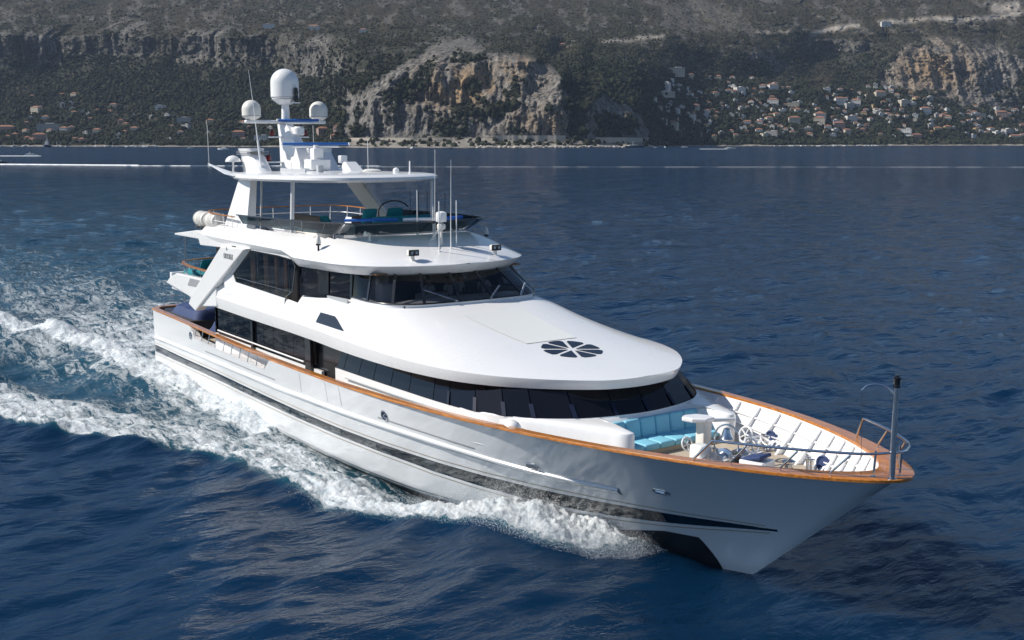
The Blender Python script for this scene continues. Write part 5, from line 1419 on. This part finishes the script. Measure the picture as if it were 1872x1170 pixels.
crag = np.maximum.reduce([
    region([632, 650, 690, 740, 800, 840, 900, 960, 1000, 1030, 1046], [150, 175, 150, 118, 84, 66, 98, 108, 122, 150, 200], [255, 257, 256, 256, 256, 256, 256, 256, 256, 256, 256]),
    region([1068, 1100, 1140, 1170, 1188], [205, 172, 196, 222, 246], [258, 258, 258, 258, 258]),
    region([1590, 1640, 1700, 1760, 1850], [140, 88, 74, 80, 112], [158, 166, 182, 196, 206]),
    .8 * region([1355, 1390, 1435], [104, 98, 118], [118, 132, 148]),
    .85 * region([-400, 150, 210, 260, 330, 420, 480, 600, 640], [70, 66, 50, 44, 56, 60, 62, 74, 74], [130, 124, 96, 84, 120, 128, 122, 150, 130]) * sstep(.42, .58, fbm(Rr_ / 90, Zr / 200, 3)),
    .45 * region([1200, 1260, 1330, 1400], [20, 10, 30, 50], [60, 56, 80, 84]) * sstep(.45, .6, fbm(Rr_ / 60, Zr / 90, 3))])
crag *= .30 + .70 * sstep(.37, .52, fbm(Rr_ / 30 + 2, Zr / 22, 6, .6) + .05)
rk = np.maximum(rk * .7, crag)
rk = rk * clip01((262 - RY) / 8)
def band(px, y0, y1, x0, x1, yc, h):
    """a pale road cut following a line across the slope"""
    c = np.interp(px, yc[0], yc[1]) + 5 * (fbm(px / 14, px * 0, 2) - .5)
    return np.exp(-((RY - c) / h)**2) * sstep(x0, x0 + 12, px) * (1 - sstep(x1 - 12, x1, px))
cut = np.maximum.reduce([
    band(CX, 0, 0, 1462, 1562, ([1462, 1510, 1562], [70, 60, 52]), 4.5), band(CX, 0, 0, 1580, 1850, ([1580, 1650, 1740, 1800, 1850], [49, 45, 42, 40, 30]), 4.5) * .8,
    band(CX, 0, 0, 1780, 1842, ([1780, 1842], [27, 20]), 9), band(CX, 0, 0, 1085, 1215, ([1085, 1130, 1215], [84, 79, 75]), 4) * .7, band(CX, 0, 0, 1360, 1440, ([1360, 1440], [66, 66]), 4) * .5])
cut = np.clip(cut * 1.1 * (.5 + .9 * fbm(CX / 9, RY / 9, 3)), 0, 1)
warm = np.maximum.reduce([np.exp(-(((CX - 850) / 75)**2 + ((RY - 165) / 36)**2)), np.exp(-(((CX - 950) / 34)**2 + ((RY - 140) / 28)**2)), .8 * np.exp(-(((CX - 1690) / 70)**2 + ((RY - 130) / 40)**2)), .35 * np.exp(-(((CX - 1000) / 90)**2 + ((RY - 225) / 30)**2))]) * sstep(.3, .6, fbm(Rr_ / 22, Zr / 40, 3) + .1)
# relief
gul = ridged(Rr_ / 330, Zr / 420 + Ff / 900, 3)
Ff2 = Ff + clip01((258 - RY) / 25) * ((95 + 60 * sstep(120, 50, RY)) * (gul - .6) * (1 - .6 * rk) - rk * (46 * (ridged(Rr_ / 55, Zr / 190, 4) - .55) + 22 * (ridged(Rr_ / 19, Zr / 34, 4) - .5) + 9 * (fbm(Rr_ / 7, Zr / 9, 3) - .5)) + 30 * (ridged(Rr_ / 75, Zr / 60 + 7, 4) - .55) * clip01((250 - RY) / 40))
Ff2 = np.maximum(Ff2, 1700)
Z2 = CAM[2] + Ff2 * elev + clip01((250 - RY) / 30) * (1 - rk) * 10 * (fbm(Rr_ / 70, Ff / 70, 4) - .5)
under = RY > shore_y[:, None]
Z2 = np.where(under, -1.5, np.maximum(Z2, .35 + .5 * (shore_y[:, None] - RY)))
Fs = np.take_along_axis(Ff2, np.argmin(np.abs(Yr - shore_y[:, None]), 1)[:, None], 1)
Ff2 = np.where(under, Fs - 6 - 8 * (RY - shore_y[:, None]), Ff2)
R2 = (CX - 936) / FPX * Ff2
TP = CAM[None, None] * [1, 1, 0] + R2[..., None] * RV + Ff2[..., None] * FV; TP[..., 2] = Z2
ii = np.arange(NCOL - 1)[:, None] * NROW; jj = np.arange(NROW - 1)[None, :]
F = np.stack([ii + jj, ii + NROW + jj, ii + NROW + jj + 1, ii + jj + 1], -1).reshape(-1, 4)
def hill_mat():
    m = bpy.data.materials.new('mountain_side'); m.use_nodes = True
    n, l = m.node_tree.nodes, m.node_tree.links
    p = n['Principled BSDF']; p.inputs['Roughness'].default_value = .95; p.inputs['Specular IOR Level'].default_value = .1
    def att(a): q = n.new('ShaderNodeAttribute'); q.attribute_name = a; return q.outputs['Fac']
    geo = n.new('ShaderNodeNewGeometry')
    def noise(scale, vs=(1, 1, 1), det=6):
        mp = n.new('ShaderNodeMapping'); mp.inputs['Scale'].default_value = vs; l.new(geo.outputs['Position'], mp.inputs[0])
        q = n.new('ShaderNodeTexNoise'); q.inputs['Scale'].default_value = scale; q.inputs['Detail'].default_value = det; q.inputs['Roughness'].default_value = .65; l.new(mp.outputs[0], q.inputs['Vector']); return q.outputs['Fac']
    def mix(a, b, f, bl='MIX'):
        q = n.new('ShaderNodeMix'); q.data_type = 'RGBA'; q.blend_type = bl
        for i, v in ((6, a), (7, b)):
            if isinstance(v, tuple): q.inputs[i].default_value = (*v, 1)
            else: l.new(v, q.inputs[i])
        if isinstance(f, float): q.inputs[0].default_value = f
        else: l.new(f, q.inputs[0])
        return q.outputs[2]
    def ramp(f, a, b):
        q = n.new('ShaderNodeMapRange'); q.interpolation_type = 'SMOOTHSTEP'; l.new(f, q.inputs['Value']); q.inputs['From Min'].default_value = a; q.inputs['From Max'].default_value = b; return q.outputs[0]
    veg = mix((.026, .029, .020), (.060, .055, .038), ramp(noise(.035), .35, .7))
    scrub = mix((.040, .033, .020), (.072, .057, .036), noise(.02))
    veg = mix(veg, scrub, att('dry'))
    spots = ramp(noise(.11, (1, 1, 1.2), 4), .48, .62)
    veg = mix(veg, (.017, .020, .014), spots)
    rock = mix((.075, .072, .070), (.27, .25, .225), ramp(noise(.10, (1, 1, .30), 9), .32, .70))
    rock = mix(rock, (.36, .24, .13), att('warm'))
    dark = ramp(noise(.12, (1.3, 1.3, .45), 7), .48, .62)
    rock = mix(rock, (.035, .035, .028), dark)
    c = mix(veg, rock, att('rock'))
    pale = mix((.20, .18, .155), (.42, .38, .33), noise(.2, (1, 1, .5)))
    c = mix(c, pale, att('cut'))
    c = mix(c, (.33, .30, .26), att('beach'))
    l.new(c, p.inputs['Base Color'])
    b = n.new('ShaderNodeBump'); b.inputs['Strength'].default_value = .9; b.inputs['Distance'].default_value = 9
    l.new(noise(.06, (1, 1, .6), 8), b.inputs['Height']); l.new(b.outputs[0], p.inputs['Normal'])
    return m
dry = clip01(sstep(120, 40, RY) * .8 * sstep(.35, .6, fbm(Rr_ / 140, Zr / 90, 4) + .08) + .9 * np.exp(-(((CX - 1500) / 90)**2 + ((RY - 150) / 22)**2)))
beach = (RY > shore_y[:, None] - .6 - 3.2 * fbm(CX / 20, CX * 0, 3)) * clip01(.25 + 1.3 * (fbm(CX / 9, RY / 2, 3) - .2))
beach = np.maximum(beach, ((CX > 640) & (CX < 1180) & (RY > 253)) * .75 * (fbm(CX / 12, RY / 3, 3) > .42))
hills = big_mesh('mountain_side', TP.reshape(-1, 3), F, hill_mat(), {'rock': rk.reshape(-1), 'warm': warm.reshape(-1), 'dry': dry.reshape(-1), 'cut': cut.reshape(-1), 'beach': beach.reshape(-1)})
tag(hills, kind='structure')
def on_hill(px, y):
    i = int(round((px - PX0) / (PX1 - PX0) * (NCOL - 1))); j = int(round((271 - y) / 341 * (NROW - 1)))
    return TP[i, j], float(Ff2[i, j])

# woods: tens of thousands of small crowns, one mass
tr_ = np.random.default_rng(21)
bm = bmesh.new(); bmesh.ops.create_icosphere(bm, subdivisions=1, radius=1)
bm.verts.ensure_lookup_table(); iv = np.array([v.co[:] for v in bm.verts]); if_ = np.array([[v.index for v in f.verts] for f in bm.faces]); bm.free()
N = 75000
ci = tr_.integers(60, NCOL - 60, N * 3); ri = tr_.integers(4, int(NROW * .82), N * 3)
px_, y_ = colx[ci], yrow[ri]
dens = .35 + .65 * sstep(.40, .62, fbm(px_ / 30, y_ / 14, 3)); dens = np.where(y_ < 130, dens * .85, dens)
dens = dens * (1 - rk[ci, ri])**1.5 * (1 - dry[ci, ri] * .7) * (1 - cut[ci, ri]) * (y_ < shore_y[ci] - 2.6)
dens = np.where((px_ > 640) & (px_ < 1170) & (y_ > 249), dens * .12, dens)
ok = tr_.random(N * 3) < dens
ci, ri = ci[ok][:N], ri[ok][:N]
pos = TP[ci, ri].copy(); sz = tr_.uniform(1.7, 4.2, len(ci)) * np.where(yrow[ri] > 150, 1.15, np.where(yrow[ri] > 105, .85, .62))
pos[:, :2] += tr_.normal(0, 3, (len(ci), 2))
pos[:, 2] += sz * .35
V = iv[None] * tr_.uniform(.72, 1.28, (len(ci), len(iv), 1)) * sz[:, None, None] * np.stack([tr_.uniform(.85, 1.25, len(ci)), tr_.uniform(.85, 1.25, len(ci)), tr_.uniform(.8, 1.35, len(ci))], -1)[:, None]
V = V + pos[:, None]
FT = (if_[None] + len(iv) * np.arange(len(ci))[:, None, None]).reshape(-1, 3)
tone = np.repeat(clip01(tr_.random(len(ci)) * .8 + .5 * sstep(130, 60, yrow[ri]) + .5 * (fbm(pos[:, 0] / 60, pos[:, 1] / 60, 3) - .5)), len(iv))
def wood_mat():
    m = mat('woodland_leaves', (.03, .045, .02), .9, spec=.1)
    n, l = m.node_tree.nodes, m.node_tree.links
    q = n.new('ShaderNodeAttribute'); q.attribute_name = 'tone'
    cr = n.new('ShaderNodeValToRGB'); e = cr.color_ramp.elements
    e[0].color = (.016, .020, .012, 1); e[1].color = (.058, .055, .030, 1); e.new(.55).color = (.027, .032, .018, 1)
    l.new(q.outputs['Fac'], cr.inputs[0]); l.new(cr.outputs[0], n['Principled BSDF'].inputs['Base Color'])
    return m
tag(big_mesh('woodland', V.reshape(-1, 3), FT, wood_mat(), {'tone': tone}, smooth=False), kind='stuff')

# houses, each one a thing
WALLS = [mat('white_render', (.58, .57, .55), .8), mat('cream_render', (.50, .45, .36), .8), mat('pink_render', (.38, .27, .23), .8), mat('yellow_render', (.48, .38, .20), .8), mat('grey_render', (.36, .35, .34), .8)]
TILE = mat('terracotta_roof', (.27, .125, .072), .85, var=.25, vscale=.4); FLAT = mat('flat_roof', (.46, .44, .42), .85); WINM = mat('house_glass', (.03, .035, .045), .2)
def house_mesh(kind, seed, L, W, Hh_, floors, roof):
    r = random.Random(seed); m = MB()
    m.cur = 0; m.box((0, 0, Hh_ / 2 - 2), (L, W, Hh_ + 4))
    if roof == 'hip':
        m.cur = 1; o = .5; h = W * .24; k = max(L / 2 - W / 2, .3)
        m.add([(-L / 2 - o, -W / 2 - o, Hh_), (L / 2 + o, -W / 2 - o, Hh_), (L / 2 + o, W / 2 + o, Hh_), (-L / 2 - o, W / 2 + o, Hh_), (-k, 0, Hh_ + h), (k, 0, Hh_ + h)], [(0, 1, 5, 4), (1, 2, 5), (2, 3, 4, 5), (3, 0, 4), (3, 2, 1, 0)])
    else:
        m.cur = 1; m.box((0, 0, Hh_ + .15), (L + .5, W + .5, .3)); m.box((r.uniform(-.2, .2) * L, 0, Hh_ + 1.2), (L * .35, W * .6, 2.2))
    m.cur = 2
    nw = max(2, int(L / 3.4))
    for f in range(floors):
        z = (f + .5) * Hh_ / floors
        for i in range(nw):
            x = -L / 2 + (i + .5) * L / nw
            m.box((x, -W / 2 - .02, z), (1.3, .1, 1.5)); m.box((x, W / 2 + .02, z), (1.3, .1, 1.5))
        m.box((-L / 2 - .02, 0, z), (.1, 1.4, 1.5)); m.box((L / 2 + .02, 0, z), (.1, 1.4, 1.5))
    if r.random() < .6: m.cur = 0; m.box((0, -W / 2 - 1.0, Hh_ / floors), (L * .7, 2.0, .25)); m.box((0, -W / 2 - 1.9, Hh_ / floors + .5), (L * .7, .1, .8))
    return m
KINDS = [('white', 0, 'hip'), ('white', 0, 'flat'), ('cream', 1, 'hip'), ('pink', 2, 'hip'), ('yellow', 3, 'hip'), ('grey', 4, 'flat'), ('cream', 1, 'flat')]
DESC = ['tiny white house with terracotta hip roof', 'tiny white flat roofed villa', 'tiny cream house with terracotta hip roof', 'tiny pink house with terracotta hip roof', 'tiny yellow house with terracotta hip roof', 'tiny grey flat roofed house', 'tiny cream flat roofed villa']
PROTO = {}
hrnd = random.Random(3)
def place_house(px, y, k, L, region, var, label=None, W=None, Hh_=None, floors=2, group=None, name='house', rz=None, sink=0.0):
    p, f = on_hill(px, y)
    key = (k, var, round(L, 1), W, Hh_, floors)
    if key not in PROTO:
        kd, wi, rf = KINDS[k]
        m = house_mesh(kd, var * 7 + k, L, W or L * .72, Hh_ or (5.6 + (var % 3) * 1.2), floors, rf)
        me = bpy.data.meshes.new('house'); me.from_pydata(m.v, [], m.f); me.polygons.foreach_set('material_index', m.mi)
        for q in (WALLS[wi], TILE if rf == 'hip' else FLAT, WINM): me.materials.append(q)
        PROTO[key] = me
    o = bpy.data.objects.new(name, PROTO[key]); col.objects.link(o)
    o.location = (p[0], p[1], p[2] - sink)
    o.rotation_euler = (0, 0, (math.atan2(RV[1], RV[0]) + (hrnd.uniform(-.5, .5) if rz is None else rz)))
    return tag(o, label or DESC[k] + region, 'house', group)
def scatter_houses(n, xr, yr, region, group, wts, dens, seed):
    q = random.Random(seed); done = []
    t = 0
    while len(done) < n and t < 20000:
        t += 1
        px = q.uniform(*xr); y = q.uniform(*yr)
        if q.random() > dens(px, y): continue
        if any(abs(px - a) < 8.5 and abs(y - b) < 4.2 for a, b in done): continue
        i, j = int(round((px - PX0) / (PX1 - PX0) * (NCOL - 1))), int(round((271 - y) / 341 * (NROW - 1)))
        if rk[i, j] > .4: continue
        done.append((px, y))
        k = q.choices(range(7), wts)[0]; v = q.choices(range(4), [4, 4, 2, .7])[0]
        place_house(px, y, k, [9.5, 12, 16, 25][v], region, v, W=14 if v == 3 else None, Hh_=12.5 if v == 3 else None, floors=[2, 2, 3, 4][v], group=group)
    return done
def dens_r(px, y):
    top = np.interp(px, [1195, 1230, 1330, 1450, 1530, 1640, 1720, 1872], [178, 140, 142, 166, 158, 156, 172, 188])
    c = 1.0 if y > top else 0
    hole = .25 if (1190 < px < 1265 and y > 225) else 1
    return c * hole * (.35 + .65 * clip01((y - top) / 25)) * (.55 if y > 247 else 1)
scatter_houses(262, (1192, 1868), (138, 253), ' among trees on the right hillside', 'houses on the right hillside', [26, 22, 20, 9, 5, 9, 9], dens_r, 5)
def dens_l(px, y):
    if px < 160: return .9 if y > 178 else 0
    if px < 330: return .55 if y > 195 else 0
    return .8 if y > 225 else .05
scatter_houses(62, (2, 635), (178, 260), ' on the hazy left shore', 'houses on the left shore', [10, 9, 24, 26, 4, 20, 7], dens_l, 8)
place_house(1466, 241, 6, 30, '', 0, 'long yellow two storey building near the shore on the right', W=9, Hh_=6.5, floors=2, name='apartment_house', rz=0)
place_house(1505, 238, 0, 15, '', 1, 'white house standing beside the long yellow building', W=10, Hh_=9, floors=2, rz=0)
place_house(1300, 257, 4, 10, '', 2, 'tall yellow house alone at the water edge right of the cliff', W=9, Hh_=11, floors=3, rz=.3)
place_house(1666, 253, 3, 22, '', 0, 'red pink house on the beach below the right hillside', W=10, Hh_=9, floors=2, rz=0)
place_house(1775, 215, 6, 34, '', 1, 'wide cream apartment block of several floors on the right hillside', W=12, Hh_=11, floors=4, name='apartment_house', rz=0)
place_house(1229, 140, 6, 40, '', 2, 'large cream terraced building high above the right village', W=16, Hh_=16, floors=5, name='apartment_house', rz=0)
place_house(1210, 178, 6, 44, '', 0, 'wide pale terraced building at the left end of the right village', W=14, Hh_=9, floors=3, name='apartment_house', rz=0)
place_house(1704, 240, 4, 20, '', 1, 'orange yellow house with bright roof near the right shore', W=11, Hh_=8, floors=2, rz=.1)
place_house(1602, 55, 1, 26, '', 0, 'lone white building beside the road cut high on the mountain', W=12, Hh_=10, floors=3, rz=0)
place_house(503, 60, 1, 26, '', 1, 'white building on the ridge to the left of the big satellite dome', W=12, Hh_=9, floors=2, rz=0)
place_house(583, 62, 0, 24, '', 2, 'white house on the ridge to the right of the big satellite dome', W=12, Hh_=9, floors=2, rz=0)
place_house(306, 205, 1, 24, '', 0, 'bright white villa halfway up the left slope', W=13, Hh_=9, floors=2, rz=0)
place_house(346, 228, 5, 30, '', 1, 'wide grey hotel on the left shore slope', W=13, Hh_=13, floors=4, name='apartment_house', rz=0)
place_house(100, 240, 5, 46, '', 2, 'long grey green apartment block on the left shore', W=13, Hh_=15, floors=5, name='apartment_house', rz=0)
place_house(22, 240, 3, 40, '', 0, 'long building with red roof at the left edge of the shore', W=12, Hh_=9, floors=3, name='apartment_house', rz=0)
place_house(1845, 254, 2, 26, '', 1, 'cream house with red roof at the right end of the shore', W=11, Hh_=8, floors=2, rz=0)
place_house(672, 66, 0, 16, '', 0, 'small white house on the ridge above the grey cliff', W=10, Hh_=7, floors=2, rz=0)
place_house(1026, 92, 3, 14, '', 1, 'small red house on the green saddle right of the cliff', W=9, Hh_=7, floors=2, rz=0)
# walls along the foot of the cliff
STONE = mat('pale_stone', (.40, .36, .31), .9, var=.25, vscale=.15)
def shore_wall(pxs, y0, h, name, label, th=3, out=0):
    V = []
    for px in pxs:
        yy = y0(px) if callable(y0) else y0
        p, f = on_hill(px, yy); b = np.array(p) - FV * out
        V.append([b - FV * th + [0, 0, -4], b - FV * th + [0, 0, h], b + [0, 0, h], b + [0, 0, -4]])
    return tag(MB().grid(np.array(V), closev=True).build(name, STONE, smooth=False), label, 'wall')
shore_wall(np.linspace(640, 820, 60), 254.5, 2.6, 'retaining_wall', 'long pale road wall along the foot of the cliff behind the mast', out=4)
shore_wall(np.linspace(905, 1032, 45), 254.0, 5.5, 'retaining_wall', 'tall stone gallery wall under the steepest part of the cliff', out=6)
shore_wall(np.linspace(1088, 1182, 40), 256.5, 4.5, 'retaining_wall', 'low stone quay wall right of the dark gully', out=4)
shore_wall(np.linspace(560, 830, 90), lambda p: float(np.interp(p, colx, shore_y)) - .8, .8, 'sea_wall', 'thin pale sea wall along the waterline behind the mast', out=2)
rk_ = MB()
for i in range(260):
    px = tr_.uniform(870, 1190); p, f = on_hill(px, float(np.interp(px, colx, shore_y)) - tr_.uniform(.2, 2.2)); s = tr_.uniform(1, 3.4)
    rk_.add((iv * tr_.uniform(.6, 1.3, (len(iv), 1)) * s * [1.2, 1.2, .8]) + p - FV * 4, [tuple(f_) for f_ in if_])
tag(rk_.build('shore_rocks', STONE, smooth=False, recalc=False), kind='stuff')

# ------------------------------------------------------------------ other boats
BW = mat('boat_white', (.78, .78, .77), .35); BN = mat('boat_navy', (.02, .03, .07), .3); BG = mat('boat_glass', (.02, .025, .03), .1); BD = mat('boat_dark', (.03, .035, .03), .6); WAKE = mat('wake_foam', (.80, .83, .85), .8)
def sea_pt(px, y):
    f = CAM[2] / ((y - HORY) / FPX); r = (px - 936) / FPX * f
    return CAM * [1, 1, 0] + RV * r + FV * f, f
def boat_mb(L, B, fb):
    m = MB(); S = []
    for t in np.linspace(0, 1, 12):
        w_ = B / 2 * (1 - max(0, (t - .45) / .55)**2.2); x = -L / 2 + L * t; z = fb * (1 + .45 * t * t)
        S.append([(x, -w_, z), (x - .02 * L * t, -w_ * .8, 0), (x - .04 * L * t, 0, -.35), (x - .02 * L * t, w_ * .8, 0), (x, w_, z)])
    m.grid(np.array(S), closev=True); m.add(S[0], [(0, 1, 2, 3, 4)])
    return m
def boat(px, y, L, label, name='motorboat', hull=BW, rz=0.0, decks=1, mast_h=0, cat='boat', group=None, sc_=1):
    p, f = sea_pt(px, y)
    e = empty(name, (p[0], p[1], .1), label, cat, group, math.atan2(RV[1], RV[0]) + rz)
    B = L * .27; fb = L * .075 + .25
    boat_mb(L, B, fb).build('hull', hull, e)
    z = fb; l_ = L * .5; x = -L * .06
    for d_ in range(decks):
        h = max(.7, L * .06)
        MB().rbox((x, 0, z + h / 2), (l_, B * (.72 - .1 * d_), h), .12).build('cabin', BW, e)
        MB().box((x + .02 * L, 0, z + h * .6), (l_ * .9, B * (.74 - .1 * d_), h * .35)).build('cabin_window', BG, e, smooth=False)
        z += h; l_ *= .66; x -= L * .03
    if mast_h: MB().tube([(x, 0, z), (x - .02 * L, 0, z + mast_h)], .09 + .004 * L, 6).build('mast', BW, e)
    return e
def wake(px0, px1, y, th, label, taper=True, y1=None, thick=1.0):
    n_ = 140 if thick >= 1 else 320; V = []
    q = np.random.default_rng(int(px0) + 77)
    for i in range(n_):
        t = i / (n_ - 1); px = px0 + (px1 - px0) * t; yy = y + ((y1 if y1 is not None else y) - y) * t
        p, f = sea_pt(px, yy); w_ = th * (.25 + .75 * math.sin(math.pi * min(1, .08 + t * .92))**.6) * (.7 + .6 * float(vnoise(np.array([t * 9.0]), np.array([px0]))[0]))
        k = .28 * thick + .16 if thick >= .9 else .17
        w_ = w_ * (.55 + .9 * float(vnoise(np.array([t * 31.0]), np.array([px0 + 5.]))[0])) if thick >= 1 else w_ * max(0.02, 2.6 * (float(vnoise(np.array([t * 60.0]), np.array([px0 + 3.]))[0]) - .34))
        V.append([p - FV * w_ + [0, 0, .12], p - FV * w_ * .4 + [0, 0, k], p + FV * w_ * .4 + [0, 0, k * .9], p + FV * w_ + [0, 0, .12]])
    return tag(MB().grid(np.array(V)).build('boat_wake', WAKE), label, 'wake', None)
boat(66, 284.5, 10, 'small white motorboat speeding near the left edge of the picture', rz=.1, decks=1, mast_h=1.6)
wake(-10, 84, 285, 2.2, 'white wake behind the small motorboat at the left edge')
boat(-4, 299.5, 13, 'dark open boat cut by the left edge of the picture', hull=BD, rz=math.pi, name='dark_boat')
wake(10, 260, 300.5, 3.2, 'broad white wake trailing from the dark boat at the left edge', y1=302.5, thick=1.6)
wake(235, 700, 303.0, .8, 'thin white wake line crossing behind the yacht mast', y1=303.5, thick=.9)
wake(690, 1872, 304.5, .55, 'long thin wake line crossing the open sea on the right', y1=305, thick=.5)
boat(95, 268.9, 38, 'moored yacht with navy hull and white upperworks off the left shore', hull=BN, rz=-1.35, decks=4, mast_h=9, name='moored_yacht', cat='yacht')
boat(413, 273.2, 15, 'white motorboat below the raked funnel near the left shore', rz=2.9, decks=2, mast_h=1)
boat(354, 271.5, 10, 'little white boat left of the motorboat off the left shore', decks=1)
boat(758, 271.2, 12, 'white boat moored below the pale road wall', rz=.9, decks=2, mast_h=5, name='moored_boat')
boat(1158, 269.6, 32, 'dark blue workboat at the quay right of the gully', hull=BN, decks=1, mast_h=6, name='workboat')
boat(1213, 269.8, 8, 'white boat with a rounded bow right of the dark workboat', rz=1.2, decks=2, name='moored_boat')
boat(1195, 270.0, 6, 'smallest white boat beside the rocks right of the workboat', decks=1, name='moored_boat')
boat(1248, 269.4, 11, 'low white boat lying right of the rocks', decks=1, name='moored_boat')
boat(1331, 272.0, 15, 'white speedboat throwing a straight wake before the right village', decks=1, rz=0)
wake(1275, 1327, 272.4, 1.2, 'straight white wake behind the speedboat on the right')
boat(1541, 264.8, 46, 'largest white yacht moored off the right beach', decks=3, mast_h=6, name='moored_yacht', cat='yacht', rz=.15)
boat(1497, 265.2, 24, 'white motor yacht left of the largest moored yacht', decks=2, name='moored_yacht', cat='yacht')
boat(1741, 264.0, 38, 'pale blue white yacht moored off the right shore', decks=3, mast_h=5, name='moored_yacht', cat='yacht', rz=.1)
boat(1719, 264.4, 14, 'small white cruiser left of the pale yacht off the right shore', decks=1, rz=1.2, name='moored_boat')
boat(1616, 264.8, 12, 'white cruiser between the two big moored yachts', decks=1, name='moored_boat')
mr = random.Random(9)
for i in range(34):
    px = mr.uniform(-5, 290) if i < 26 else mr.uniform(230, 300); y = float(np.interp(px, colx, shore_y)) + mr.uniform(.1, .9)
    boat(px, y, mr.uniform(8, 14), 'tiny white boat moored close along the left shore', rz=mr.uniform(-1.5, 1.5), decks=1, mast_h=mr.choice([0, 0, 9]), name='moored_boat', group='boats along the left shore')
for i in range(26):
    px = mr.uniform(1400, 1600); y = float(np.interp(px, colx, shore_y)) + mr.uniform(.1, .6)
    boat(px, y, mr.uniform(7, 12), 'tiny white boat moored close along the right beach', rz=mr.uniform(-1.5, 1.5), decks=1, name='moored_boat', group='boats along the right beach')

# ------------------------------------------------------------------ air between here and the mountain
def haze():
    m = bpy.data.materials.new('haze'); m.use_nodes = True
    n, l = m.node_tree.nodes, m.node_tree.links
    n.remove(n['Principled BSDF'])
    v = n.new('ShaderNodeVolumePrincipled'); v.inputs['Color'].default_value = (.58, .73, 1.0, 1); v.inputs['Density'].default_value = HAZE_D; v.inputs['Anisotropy'].default_value = .0
    l.new(v.outputs[0], n['Material Output'].inputs['Volume'])
    pts = np.concatenate([TP.reshape(-1, 3), sea_box])
    lo = pts.min(0) - 20; hi = pts.max(0) + 20; lo[2] = -4
    c = (lo + hi) / 2; d_ = hi - lo
    tag(MB().box(tuple(c), tuple(d_)).build('haze', m, smooth=False), kind='stuff')
HAZE_D = 3.0e-5
sea_box = P_sea = np.array([[WX.min(), WY_.min(), -3], [WX.max(), WY_.max(), 20]])
haze()
